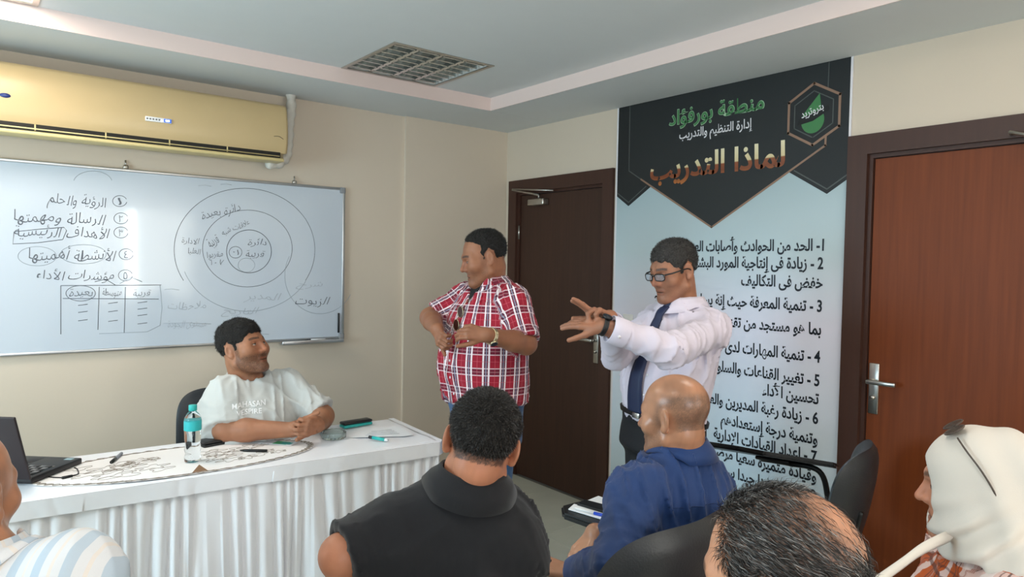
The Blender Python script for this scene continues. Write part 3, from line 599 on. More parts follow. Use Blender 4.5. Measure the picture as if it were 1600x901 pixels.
MB().tube([M @ Vector((-L_/2+.02, 0, .008)), M @ Vector((L_/2-.016, 0, .008))], .008, 10).build('barrel', 'teal', o); MB().tube([M @ Vector((-L_/2, 0, .008)), M @ Vector((-L_/2+.022, 0, .008))], .0075, 10).build('cap', 'key_black', o); MB().tube([M @ Vector((L_/2-.018, 0, .008)), M @ Vector((L_/2, 0, .008))], [.0075, .005], 10).build('end', 'white_plastic', o)
o, M, L_ = lying('leaflet', onz(400, 690, TOPZ), onz(460, 695, TOPZ), 0, 0, '', 'white leaflet with green print in front of the seated man', 'leaflet')
MB().box(-L_/2, L_/2, -.03, .03, .002, .003).xf(M).build('sheet', 'paper', o); MB().box(.0, L_/2-.03, -.022, .022, .003, .0036).xf(M).build('green_print', mat('print_green', '3fa565', .5), o); MB().box(L_/2-.06, L_/2-.012, -.018, .012, .0036, .0042).xf(M).build('blue_print', mat('print_teal', '3aa5a0', .5), o)

# ================================================================== CHAIRS
mat('leatherette', '26292d', .38, bump=.1, bscale=200, spec=.5); mat('chair_tube', '121315', .35)
def cushion(w, h, t, bend=0.0, ex=4.0, nu=22, nv=22):
    """padded panel in the local xz plane, thickness along y; the edges roll over"""
    vs = []; fs = []
    def sq(u, v):      # square -> rounded square
        k = (abs(u)**ex+abs(v)**ex)**(1/ex); m_ = max(abs(u), abs(v)); s = m_/k if k > 1e-6 else 1; return u*s, v*s, m_
    for sgn in (1, -1):
        for i in range(nu+1):
            for j in range(nv+1):
                x, z, m_ = sq(-1+2*i/nu, -1+2*j/nv); y = sgn*t/2*math.sqrt(max(0, 1-m_**3.2)); vs.append((x*w/2, y+bend*(x*x), (z+1)*h/2))
    n1 = (nu+1)*(nv+1)
    for q in range(2):
        for i in range(nu):
            for j in range(nv):
                a = q*n1+i*(nv+1)+j; f = (a, a+1, a+nv+2, a+nv+1); fs.append(f if q == 0 else f[::-1])
    return vs, fs
def make_chair(name, tablet=True, tilt=0.0, poly=None, bh=.51):
    c = empty(name)
    vs, fs = cushion(.47, .45, .085); MB().add(vs, fs, True).xf(Matrix.Translation((0, -.22, .445)) @ Matrix.Rotation(math.radians(-90), 4, 'X')).build('seat', 'leatherette', c)
    vs, fs = cushion(.49, bh, .085, .075, 3.4); b = MB().add(vs, fs, True).xf(Matrix.Translation((0, -.235, .475)) @ Matrix.Rotation(math.radians(10), 4, 'X')); b.build('backrest', 'leatherette', c)
    for sx in (-1, 1):
        MB().tube(smooth_path([(sx*.21, .19, .0), (sx*.20, .18, .25), (sx*.19, .16, .405)]), .0125, 8).build('leg', 'chair_tube', c)
        MB().tube(smooth_path([(sx*.21, -.26, .0), (sx*.20, -.24, .25), (sx*.19, -.20, .405)]), .0125, 8).build('leg', 'chair_tube', c)
        MB().tube([(sx*.19, .17, .405), (sx*.19, -.21, .405)], .0125, 8).build('seat_rail', 'chair_tube', c)
        MB().tube(smooth_path([(sx*.12, -.15, .40), (sx*.12, -.235, .42), (sx*.12, -.26, .5), (sx*.12, -.29, .65)]), .011, 8).build('back_bracket', 'chair_tube', c)
    if tablet and poly is None:
        MB().tube(smooth_path([(.2, -.12, .405), (.27, -.12, .42), (.285, -.11, .55), (.285, -.07, .67), (.285, .06, .683), (.285, .18, .683)]), .0125, 8).build('arm_post', 'chair_tube', c)
        M = Matrix.Translation((.285, 0, .69)) @ Matrix.Rotation(tilt, 4, 'Y') @ Matrix.Translation((-.285, 0, -.69))
        bm = bmesh.new(); vv = [bm.verts.new((x, y, .695)) for x, y in ((.345, -.14), (.345, .40), (.20, .46), (.06, .44), (.04, .22), (.16, .14), (.23, -.14))]; f = bm.faces.new(vv)
        r = bmesh.ops.extrude_face_region(bm, geom=[f]); [setattr(v.co, 'z', .717) for v in r['geom'] if isinstance(v, bmesh.types.BMVert)]
        bmesh.ops.recalc_face_normals(bm, faces=bm.faces[:]); bmesh.ops.bevel(bm, geom=bm.edges[:], offset=.008, segments=2, affect='EDGES')
        tb = MB().bm(bm, M, False).build('tablet', 'black_plastic', c)
        MB().rbox(.25, .32, .05, .20, .678, .694, .004, 1, M).build('tablet_bracket', 'chair_tube', tb)
    if poly is not None:
        bm = bmesh.new(); f = bm.faces.new([bm.verts.new((x, y, .694)) for x, y in poly]); r = bmesh.ops.extrude_face_region(bm, geom=[f]); [setattr(v.co, 'z', .7165) for v in r['geom'] if isinstance(v, bmesh.types.BMVert)]
        bmesh.ops.recalc_face_normals(bm, faces=bm.faces[:]); bmesh.ops.bevel(bm, geom=bm.edges[:], offset=.007, segments=2, affect='EDGES'); tb = MB().bm(bm, None, False).build('tablet', 'black_plastic', c)
        q = np.mean(np.array(poly), 0); MB().rbox(q[0]-.03, q[0]+.03, q[1]-.06, q[1]+.06, .676, .6935, .004, 1).build('tablet_bracket', 'chair_tube', tb)
        MB().tube(smooth_path([(.2, -.05, .405), (.28, -.03, .42), (.30, .02, .55), (.29, .10, .66), (q[0]*.5+.14, q[1]*.6+.04, .679), (q[0], q[1], .680)]), .0125, 8).build('arm_post', 'chair_tube', c)
    return c
def place(c, loc, az, label, group='padded chairs facing the whiteboard'):
    c.location = loc; c.rotation_euler = (0, 0, math.radians(az-90)); tag(c, label, 'chair', group); return c
ch0 = make_chair('padded_chair', False, bh=.40)
# ================================================================== PEOPLE: implicit surfaces turned into meshes
f32 = np.float32
def V(*a): return np.array(a, float)
def fold(P, s, seed, up=(0, 0, 1)):           # creased cloth, about -1..0.4
    u = np.asarray(up, f32); q = P-np.outer(P@u, u)*f32(.55); w = 1-np.abs(wob(q, s, seed)); w2 = 1-np.abs(wob(q, s*1.7, seed+1)); m = np.clip(.5+.6*wob(P, 9, seed+2), 0, 1)
    return (.45-2.3*(w**2.6)*m-1.1*(w2**2.6)*(1-m*.6)*m)
def unit(v): v = np.array(v, float); return v/np.linalg.norm(v)
def cap(P, a, b, r1, r2=None):
    r2 = r1 if r2 is None else r2; a = np.asarray(a, f32); ba = (np.asarray(b, f32)-a); pa = P-a
    h = np.clip(pa@ba/max(float(ba@ba), 1e-9), 0, 1); d = pa-h[:, None]*ba
    return np.sqrt(np.einsum('ij,ij->i', d, d))-(r1+(r2-r1)*h)
def ell(P, c, r):
    q = (P-np.asarray(c, f32)); r = np.asarray(r, f32); k0 = np.sqrt(((q/r)**2).sum(1)); k1 = np.sqrt(((q/(r*r))**2).sum(1)); return k0*(k0-1)/np.maximum(k1, 1e-6)
def sph(P, c, r): q = P-np.asarray(c, f32); return np.sqrt(np.einsum('ij,ij->i', q, q))-r
def smin(a, b, k): h = np.maximum(k-np.abs(a-b), 0)/k; return np.minimum(a, b)-h*h*k*.25
def smax(a, b, k): return -smin(-a, -b, k)
def wob(P, s, seed):                         # cheap warped-sine noise, about -1..1
    r = np.random.RandomState(seed); K = r.normal(size=(4, 3)).astype(f32); K /= np.linalg.norm(K, axis=1)[:, None]; ph = r.uniform(0, 6.28, 4)
    q = P*f32(s); a = [q@k for k in K]
    return (np.sin(a[0]+ph[0]+1.3*np.sin(a[1]*.7+ph[1]))+np.sin(a[2]*1.7+ph[2]+1.1*np.sin(a[3]*1.1+ph[3])))*.5
def poly2(y, z, pts):                        # signed distance to a polygon in the (y, z) plane
    d = np.full(len(y), 1e9, f32); s = np.ones(len(y), f32); n = len(pts)
    for i in range(n):
        vi = pts[i]; vj = pts[i-1]; ex, ey = vj[0]-vi[0], vj[1]-vi[1]; wx, wy = y-vi[0], z-vi[1]
        h = np.clip((wx*ex+wy*ey)/(ex*ex+ey*ey), 0, 1); bx, by = wx-ex*h, wy-ey*h; d = np.minimum(d, bx*bx+by*by)
        c1 = z >= vi[1]; c2 = z < vj[1]; c3 = ex*wy > ey*wx
        s = np.where((c1 & c2 & c3) | (~c1 & ~c2 & ~c3), -s, s)
    return s*np.sqrt(d)
def extract(sdf, lo, hi, h):
    """surface nets on a sparse block grid; returns verts, quads"""
    lo = np.array(lo, float); hi = np.array(hi, float); B = 8
    nb = np.maximum(1, np.ceil((hi-lo)/h/B)).astype(int); n = nb*B
    ci = np.stack(np.meshgrid(*[np.arange(k) for k in nb], indexing='ij'), -1).reshape(-1, 3)
    cen = (lo+(ci*B+(B-1)/2)*h).astype(f32); dc = sdf(cen); keep = np.abs(dc) < h*B*1.25
    val = np.repeat(np.repeat(np.repeat(np.where(dc > 0, 1e3, -1e3).astype(f32).reshape(nb), B, 0), B, 1), B, 2)
    kb = ci[keep]; off = np.stack(np.meshgrid(*[np.arange(B)]*3, indexing='ij'), -1).reshape(-1, 3)
    if len(kb) == 0: return np.zeros((0, 3)), np.zeros((0, 4), int)
    idx = (kb[:, None, :]*B+off[None]).reshape(-1, 3)
    out = np.empty(len(idx), f32)
    for s in range(0, len(idx), 400000): out[s:s+400000] = sdf((lo+idx[s:s+400000]*h).astype(f32))
    val[idx[:, 0], idx[:, 1], idx[:, 2]] = out
    sg = val < 0
    c = [sg[a:n[0]-1+a, b:n[1]-1+b, d:n[2]-1+d] for a in (0, 1) for b in (0, 1) for d in (0, 1)]
    cnt = sum(x.astype(np.int8) for x in c); act = (cnt > 0) & (cnt < 8); cells = np.argwhere(act); vid = -np.ones(act.shape, np.int64); vid[act] = np.arange(len(cells))
    acc = np.zeros((len(cells), 3)); num = np.zeros(len(cells))
    corners = np.array([(a, b, d) for a in (0, 1) for b in (0, 1) for d in (0, 1)])
    for i in range(8):
        for j in range(i+1, 8):
            df = corners[j]-corners[i]
            if np.abs(df).sum() != 1: continue
            A = cells+corners[i]; Bc = cells+corners[j]; va = val[A[:, 0], A[:, 1], A[:, 2]]; vb = val[Bc[:, 0], Bc[:, 1], Bc[:, 2]]
            m = (va < 0) != (vb < 0); t = np.clip(va[m]/(va[m]-vb[m]), 0.02, .98); acc[m] += A[m]+t[:, None]*df; num[m] += 1
    verts = lo+acc/num[:, None]*h; quads = []
    for ax in range(3):
        o1, o2 = [k for k in range(3) if k != ax]; sl = [slice(None)]*3; sh = [slice(None)]*3
        sl[ax] = slice(0, n[ax]-1); sh[ax] = slice(1, n[ax]); ed = sg[tuple(sl)] != sg[tuple(sh)]; e = np.argwhere(ed)
        ok = (e[:, o1] > 0) & (e[:, o2] > 0) & (e[:, o1] < n[o1]-1) & (e[:, o2] < n[o2]-1); e = e[ok]
        if len(e) == 0: continue
        def cid(d1, d2):
            q = e.copy(); q[:, o1] -= d1; q[:, o2] -= d2; return vid[q[:, 0], q[:, 1], q[:, 2]]
        q = np.stack([cid(1, 1), cid(0, 1), cid(0, 0), cid(1, 0)], 1); fl = sg[e[:, 0], e[:, 1], e[:, 2]]
        if ax == 1: fl = ~fl
        q[~fl] = q[~fl][:, ::-1]; quads.append(q)
    quads = np.concatenate(quads) if quads else np.zeros((0, 4), int); quads = quads[(quads >= 0).all(1)]
    for _ in range(2):                        # settle on the exact surface
        p = verts.astype(f32); d0 = sdf(p); e = f32(h*.15); g = np.stack([sdf(p+np.eye(3, dtype=f32)[k]*e)-d0 for k in range(3)], 1)/e
        st = d0[:, None]*g/np.maximum((g*g).sum(1), .2)[:, None]; verts = verts-np.clip(st, -h*.6, h*.6)
    return verts, quads
def mesh_np(name, verts, quads, m, parent, attrs=None):
    me = bpy.data.meshes.new(name); off = WL.get(parent.name, np.zeros(3)) if parent else np.zeros(3)
    me.vertices.add(len(verts)); me.vertices.foreach_set('co', (verts-off).astype(f32).ravel())
    k = quads.shape[1]; me.loops.add(quads.size); me.loops.foreach_set('vertex_index', quads.astype(np.int32).ravel())
    me.polygons.add(len(quads)); me.polygons.foreach_set('loop_start', np.arange(0, quads.size, k, dtype=np.int32)); me.polygons.foreach_set('loop_total', np.full(len(quads), k, np.int32))
    me.polygons.foreach_set('use_smooth', np.ones(len(quads), bool))
    for an, (typ, data) in (attrs or {}).items():
        a = me.attributes.new(an, typ, 'POINT')
        a.data.foreach_set('color' if typ == 'FLOAT_COLOR' else 'vector', np.ascontiguousarray(data, f32).ravel())
    me.update(calc_edges=True); me.validate(); return link(name, me, m, parent)
def trace(sdf, P, D, n=40):
    P = np.array(P, f32); D = np.array(D, f32); D = D/np.linalg.norm(D)
    for _ in range(n): P = P+D*np.clip(sdf(P)*.8, -.04, .04)[:, None]
    return P

# ---- head -------------------------------------------------------------------------------------------------
def head_frame(fwd, pitch=0.0, roll=0.0):
    """columns: right, forward, up"""
    f = unit(fwd); r = np.cross(f, ZUP); u = np.cross(r, f); c, s = math.cos(pitch), math.sin(pitch); f2 = f*c+u*s; u2 = u*c-f*s
    c, s = math.cos(roll), math.sin(roll); r2 = r*c-u2*s; u3 = u2*c+r*s; return np.stack([r2, f2, u3], 1)
def skull(q, fat=0.0):
    d = ell(q, (0, -.012, .042), (.0765, .097, .084)); d = smin(d, ell(q, (0, .030, -.03), (.0605+fat, .064, .083)), .04)
    return d
def head_sdf(q, o):
    fat = o.get('fat', 0.0); ax = np.abs(q[:, 0]); qm = np.stack([ax, q[:, 1], q[:, 2]], 1)
    d = skull(q, fat)
    d = smin(d, cap(qm, (.052+fat, .0, -.058), (.016, .074, -.099), .017+fat*.6, .016), .03)      # jaw
    d = smin(d, sph(q, (0, .080, -.094), .0185), .02)                                            # chin
    d = smin(d, cap(qm, (.012, .0865, .026), (.046, .066, .026), .0105, .009), .02)               # brow
    d = smin(d, sph(qm, (.046+fat*.5, .058, -.018), .022+fat), .025)                             # cheek
    d = smax(d, -ell(qm, (.0325, .097, .006), (.019, .017, .0125)), .012)                        # eye socket
    n = cap(q, (0, .085, .018), (0, .1085, -.024), .008, .0115); n = smin(n, sph(qm, (.0125, .096, -.028), .009), .008)
    d = smin(d, n, .010)
    d = smax(d, -sph(qm, (.0065, .108, -.037), .0035), .004)
    m = cap(q, (-.018, .083, -.0585), (.018, .083, -.0585), .0075); m = smin(m, ell(q, (0, .0865, -.058), (.014, .008, .006)), .006)
    m = smin(m, ell(q, (0, .085, -.070), (.019, .010, .0068)), .004); d = smin(d, m, .008)
    d = smax(d, -ell(q, (0, .0975, -.0638), (.023, .008, .0014)), .003)                          # mouth line
    lid = smin(sph(qm, (.0315, .0755, .006), .0138), 1e3+0*ax, .01); op = ell(qm, (.0325, .092, .0040), (.0122, .011, .0042))
    d = np.minimum(d, smax(lid, -op, .002)); d = np.minimum(d, sph(qm, (.0315, .0755, .0055), .0126))
    e = ell((qm-np.array((.079, -.012, .002), f32))@EARR, (0, 0, 0), (.0068, .0165, .0295)); e = smax(e, -ell(qm, (.0875, -.007, .003), (.0075, .0095, .0165)), .004)
    e = smin(e, ell(qm, (.076, -.006, -.024), (.008, .010, .010)), .008); d = smin(d, e, .006)
    return d
_a = math.radians(24); EARR = np.array(((math.cos(_a), math.sin(_a), 0), (-math.sin(_a), math.cos(_a), 0), (0, 0, 1)), f32).T
HAIR_FULL = [(.100, .070), (.070, .055), (.052, .030), (.030, .022), (.024, .000), (.012, .000), (.008, .024), (-.012, .040), (-.034, .030), (-.040, -.035), (-.052, -.068), (-.14, -.068), (-.17, .0), (-.17, .19), (.14, .19)]
HAIR_RECEDE = [(.080, .098), (.045, .085), (.020, .066), (.026, .026), (.023, .002), (.012, .002), (.008, .026), (-.012, .042), (-.034, .030), (-.040, -.030), (-.052, -.060), (-.14, -.060), (-.17, .0), (-.17, .19), (.09, .19)]
HAIR_SIDES = [(.012, .050), (.022, .010), (.020, -.012), (.006, -.012), (.006, .028), (-.012, .042), (-.034, .030), (-.040, -.040), (-.052, -.062), (-.14, -.062), (-.17, .0), (-.125, .070), (-.05, .075)]
def sm01(x, a, b): t = np.clip((x-a)/(b-a), 0, 1); return t*t*(3-2*t)
def face_colour(q, o):
    n = len(q); base = np.array(lin(o['skin'])); col = np.tile(base, (n, 1)); ax = np.abs(q[:, 0]); y, z = q[:, 1], q[:, 2]
    def mix(m, c, k=1.0): col[:] = col*(1-(m*k)[:, None])+np.array(c)[None]*(m*k)[:, None]
    col *= (1+.10*wob(q, 60, 3)+.06*wob(q, 190, 4))[:, None]
    mix(sm01(y, .05, .09)*sm01(-np.abs(z+.015), -.05, -.01)*sm01(-ax, -.06, -.01), base*np.array((1.15, .88, .84)), .35)      # flushed middle of the face
    st = o.get('stubble', 0)
    if st:
        m = sm01(-z, .026, .046)*sm01(y, -.005, .03)*(1-sm01(-z, .112, .135)); m = np.maximum(m, sm01(-z, -.03, .01)*sm01(y, .004, .016)*(1-sm01(y, .026, .044))*(ax > .05))
        m *= (.72+.22*np.random.RandomState(4).normal(size=n)); mix(np.clip(m, 0, 1), base*.22+np.array(o.get('stubcol', (.01, .009, .008))), st)
        mix(((ax < .03) & (z > -.052) & (z < -.040) & (y > .07)).astype(float), base*.2, st*.6)
    mix(sm01(y, .07, .08)*sm01(-ax, -.027, -.019)*sm01(-np.abs(z+.0640), -.0135, -.009), base*np.array((.70, .50, .48)), .6)
    mix((sm01(y, .086, .09)*(np.abs(z+.0638) < .0016)*(ax < .023)).astype(float), base*.15, .9)
    br = sm01(-np.abs(z-(.031+.05*np.clip(ax-.02, 0, .012)-.25*np.clip(ax-.038, 0, .03))), -.0062, -.0035)*sm01(ax, .009, .014)*(1-sm01(ax, .050, .056))*(y > .045)
    mix(br*(.85+.15*wob(q, 500, 8)), np.array(o.get('brow', (.012, .009, .008))), .9)
    ed = np.sqrt((ax-.0315)**2+(y-.0755)**2+(z-.0055)**2); ey = (ed < .0131) & (y > .075)
    gx = np.where(q[:, 0] > 0, q[:, 0]-.0315, q[:, 0]+.0315)-o.get('gaze', (0, 0))[0]*.0126; gz = z-.0055-o.get('gaze', (0, 0))[1]*.0126; gr = np.sqrt(gx**2+gz**2)
    mix(ey.astype(float), (.40, .35, .32)); mix((ey & (gr < .0062)).astype(float), (.035, .017, .009)); mix((ey & (gr < .0028)).astype(float), (.003, .003, .003))
    rim_ = (ed > .0128) & (ed < .0142) & (np.abs(z-.0045-.0052*np.sqrt(np.clip(1-((ax-.0325)/.0125)**2, 0, 1))) < .0018) & (y > .075); mix(rim_.astype(float), base*.18, .9)
    if 'shave' in o:                                                                             # very short cropped hair seen as shadow on the scalp
        m = sm01(-poly2(y-o.get('shave_in', 0), z, o['shave']), -.012, .012)*(.78+.22*wob(q, 55, 12)+.16*np.random.RandomState(3).normal(size=n)); m *= (skull(q) < .012); m = m*(1-sm01(-np.sqrt(((q-np.array(o.get('baldspot', (0, 9, 0)), f32))**2).sum(1)), -.065, -.02)*.85); mix(np.clip(m, 0, 1), o.get('shavecol', (.03, .026, .024)), o.get('shavek', .8))
    if 'patch' in o:
        for c_, r_, k_ in o['patch']: m = sm01(-np.sqrt(((q-np.array(c_, f32))**2).sum(1)), -r_, -r_*.3)*(.8+.3*wob(q, 90, 21)); mix(np.clip(m, 0, 1), (.035, .03, .028), k_)
    return np.clip(col, 0.001, 1)

# ---- hands --------------------------------------------------------------------------------------------------
def hand_parts(w, D, N, side, curl=(.25, .25, .3, .35), spread=.06, thumb=(.75, .25, .35), s=1.0, lift=None):
    """w wrist, D towards the knuckles, N out of the palm, side = +1/-1 thumb along +/- D x N; returns capsule list (a, b, r1, r2, blend)"""
    D = unit(D); N = unit(N-D*(N@D)); Sd = np.cross(D, N)*side; out = []; fl = (.070, .078, .073, .056); kn = []
    for i in range(4):
        o = (.027-.018*i)*s; k = w+D*(.082-.004*abs(i-1)-.006*(i == 3))*s+Sd*o; kn.append(k)
        out.append((w+Sd*o*.55+D*.004, k, .0135*s, .0105*s, 0))
        dirv = unit(D+Sd*spread*(1.5-i)); c_ = curl[i]; p = k; an = c_*.9 if lift is None else c_*.9+lift[i]; L = fl[i]*s
        for seg, (lf, r) in enumerate(((.45, .0092), (.31, .0083), (.24, .0074))):
            q = p+(dirv*math.cos(an)+N*math.sin(an))*L*lf; out.append((p, q, r*s, (r-.0007)*s, 1+i)); p = q; an += c_*(1.25 if seg == 0 else .9)
    t0 = w+D*.022*s+Sd*.020*s+N*.006*s; td = unit(D*math.cos(thumb[0])+Sd*math.sin(thumb[0])+N*thumb[1]); t1 = t0+td*.042*s; td2 = unit(td+D*thumb[2]); t2 = t1+td2*.033*s; t3 = t2+unit(td2+D*thumb[2]*.6)*.026*s
    out += [(t0, t1, .0145*s, .0112*s, 0), (t1, t2, .0108*s, .0098*s, 6), (t2, t3, .0096*s, .0080*s, 6)]
    return out
def hand_sdf(P, parts):
    g = {}
    for a, b, r1, r2, k in parts:
        d = cap(P, a, b, r1, r2); g[k] = d if k not in g else smin(g[k], d, .010 if k == 0 else .003)
    d = g[0]
    for k in g:
        if k: d = smin(d, g[k], .006)
    return d

# ---- bodies -------------------------------------------------------------------------------------------------
def curve_tab(rows, n=120):
    rows = np.array(rows, float); t = np.linspace(rows[0, 0], rows[-1, 0], n); out = [t]
    for k in range(1, rows.shape[1]):
        y = rows[:, k]; x = rows[:, 0]; m = np.gradient(y, x); i = np.clip(np.searchsorted(x, t)-1, 0, len(x)-2); h = x[i+1]-x[i]; s = (t-x[i])/h
        out.append((2*s**3-3*s**2+1)*y[i]+(s**3-2*s**2+s)*h*m[i]+(-2*s**3+3*s**2)*y[i+1]+(s**3-s**2)*h*m[i+1])
    return np.array(out, f32)
class Torso:
    def __init__(s, O, N, right, rows, grow=0.0):
        s.O = np.array(O, float); s.N = np.array(N, float); s.L = np.linalg.norm(s.N-s.O); s.up = (s.N-s.O)/s.L; r = np.array(right, float); r = r-s.up*(r@s.up); s.right = unit(r); s.fwd = np.cross(s.up, s.right)
        s.tab = curve_tab(rows); s.M = np.stack([s.right, s.fwd, s.up], 1).astype(f32)
    def loc(s, P): return (P-s.O.astype(f32))@s.M
    def sdf(s, P, grow=0.0, t0=None, t1=None):
        q = s.loc(P); t = q[:, 2]/s.L; tt = np.clip(t, s.tab[0][0], s.tab[0][-1]); off = np.interp(tt, s.tab[0], s.tab[1]).astype(f32); a = np.interp(tt, s.tab[0], s.tab[2]).astype(f32)+grow; b = np.interp(tt, s.tab[0], s.tab[3]).astype(f32)+grow
        k = ((np.abs(q[:, 0])/a)**2.3+(np.abs(q[:, 1]-off)/b)**2.3)**(1/2.3); d = (k-1)*np.minimum(a, b)
        lo = (s.tab[0][0] if t0 is None else t0); hi = (s.tab[0][-1] if t1 is None else t1)
        return smax(d, np.maximum(lo-t, t-hi)*s.L, .03)
    def at(s, x, y, t): return s.O+s.right*x+s.fwd*y+s.up*s.L*t
def bounds(pts, pad): pts = np.array(pts); return pts.min(0)-pad, pts.max(0)+pad
def cloth_uv(verts, torso, arms, flip=False, ref=None, back=False, planar=False):
    P = verts.astype(f32); q = torso.loc(P); dt = torso.sdf(P); ang = np.arctan2(q[:, 0], -q[:, 1] if back else q[:, 1]); uv = np.stack([ang*.19, q[:, 2], 0*ang], 1)
    ref = -FH if ref is None else ref
    if planar: return np.stack([q[:, 0], q[:, 2], 0*ang], 1)
    for a, b, r in arms:
        d = cap(P, a, b, r*1.0); ax = unit(b-a); e1 = unit(ref-ax*(ref@ax)); e2 = np.cross(ax, e1); pa = P-np.asarray(a, f32); u = np.arctan2(pa@e2.astype(f32), pa@e1.astype(f32))*.07; v = -(pa@ax.astype(f32))
        m = d < dt-.005; uv[m] = np.stack([u[m]+.3, v[m]+.11, 0*u[m]], 1); dt = np.where(m, d, dt)
    return uv
def cloth_mat(name, base, stripes, rough=.75, bump=.15, bscale=700):
    """stripes: (axis 0=u 1=v, period, offset, width, colour, strength)"""
    m = bpy.data.materials.new(name); m.use_nodes = True; nt = m.node_tree; b = nt.nodes['Principled BSDF']; b.inputs['Roughness'].default_value = rough; b.inputs['Specular IOR Level'].default_value = .25; b.inputs['Sheen Weight'].default_value = .15
    a = nt.nodes.new('ShaderNodeAttribute'); a.attribute_name = 'cuv'; s = nt.nodes.new('ShaderNodeSeparateXYZ'); nt.links.new(a.outputs['Vector'], s.inputs[0])
    def mth(op, x, y=None):
        n = nt.nodes.new('ShaderNodeMath'); n.operation = op
        for i, v in enumerate((x, y)):
            if v is None: continue
            if isinstance(v, (int, float)): n.inputs[i].default_value = v
            else: nt.links.new(v, n.inputs[i])
        return n.outputs[0]
    rgb = nt.nodes.new('ShaderNodeRGB'); rgb.outputs[0].default_value = (*lin(base), 1); cur = rgb.outputs[0]
    for axis, per_, off, wd, c_, k in stripes:
        f = mth('FRACT', mth('ADD', mth('DIVIDE', s.outputs[axis], per_), off+100.0)); msk = mth('MULTIPLY', mth('LESS_THAN', mth('ABSOLUTE', mth('SUBTRACT', f, .5)), wd/per_/2), k)
        mx = nt.nodes.new('ShaderNodeMix'); mx.data_type = 'RGBA'; nt.links.new(msk, mx.inputs[0]); nt.links.new(cur, mx.inputs[6]); mx.inputs[7].default_value = (*lin(c_), 1); cur = mx.outputs[2]
    nt.links.new(cur, b.inputs['Base Color'])
    tc = nt.nodes.new('ShaderNodeTexCoord'); n2 = nt.nodes.new('ShaderNodeTexNoise'); n2.inputs['Scale'].default_value = bscale; nt.links.new(tc.outputs['Object'], n2.inputs['Vector']); bp_ = nt.nodes.new('ShaderNodeBump'); bp_.inputs['Strength'].default_value = bump; bp_.inputs['Distance'].default_value = .002
    nt.links.new(n2.outputs['Fac'], bp_.inputs['Height']); nt.links.new(bp_.outputs[0], b.inputs['Normal']); MATS[name] = m; return m
mat('skin', rough=.48, attr='Col', spec=.45, sss=.12, bump=.06, bscale=350)
mat('skin_bald', rough=.30, attr='Col', spec=.5, sss=.12, bump=.04, bscale=350)
mat('hair_black', '14110f', .45, var=.3, vscale=120, bump=.7, bscale=260, spec=.4); mat('hair_grey', '3c3a39', .5, var=.5, vscale=220, bump=.8, bscale=260, spec=.4); mat('strand_black', '191513', .4, spec=.5); mat('strand_grey', '6d6a68', .45, spec=.5); mat('strand_white', 'a3a09c', .45, spec=.5)
mat('trousers_black', '15161b', .8, bump=.1, bscale=500); mat('trousers_navy', '1c2436', .8, bump=.1, bscale=500); mat('shoe', '191512', .4); mat('belt', '121110', .4); mat('tie', '1c2848', .55, var=.08, vscale=300); mat('button', 'e6e2e6', .4); mat('gold', 'c3b493', .3, 1.0)
cloth_mat('jeans', '34567f', [(0, .004, 0, .0012, '4c6f96', .5)], .85)
cloth_mat('red_plaid', '9c1a30', [(1, .092, .0, .030, '5d1830', .75), (0, .066, .0, .020, '54283f', .8), (1, .092, -.17, .0045, 'e8cfd6', .8), (1, .092, .17, .0045, 'e8cfd6', .8), (1, .092, .0, .003, 'b5898f', .7), (0, .066, -.16, .0065, 'f0e6ea', .95), (0, .066, .16, .0065, 'f0e6ea', .95), (0, .066, .0, .004, '8fa0b5', .7), (1, .092, .5, .002, 'd0606e', .6), (0, .066, .5, .002, 'd0606e', .6)])
cloth_mat('white_shirt', 'd3cbd9', [(0, .006, 0, .001, 'd2cadb', .5)], .6, .1); cloth_mat('grey_tee', 'c3c5c2', [], .85, .2); cloth_mat('black_polo', '15161a', [], .8, .25, 900); cloth_mat('blue_shirt', '1e3a6c', [], .55, .15)
cloth_mat('striped_shirt', 'd2d3d6', [(0, .046, .0, .016, 'a9bac9', .85), (0, .046, .5, .005, 'd9cfc6', .8)], .75); cloth_mat('orange_plaid', 'b5531f', [(0, .095, .0, .034, 'e6dcd8', .62), (1, .11, .0, .036, 'e6dcd8', .55), (0, .095, .5, .006, '4a2a26', .8), (1, .11, .5, .008, '4a2a26', .7), (0, .095, .32, .004, '5a322a', .7), (1, .11, .35, .004, '5a322a', .6)]); mat('tee_dark', '17171b', .8); mat('scarf', 'd2c9be', .7, bump=.08, bscale=600, sheen=.2)

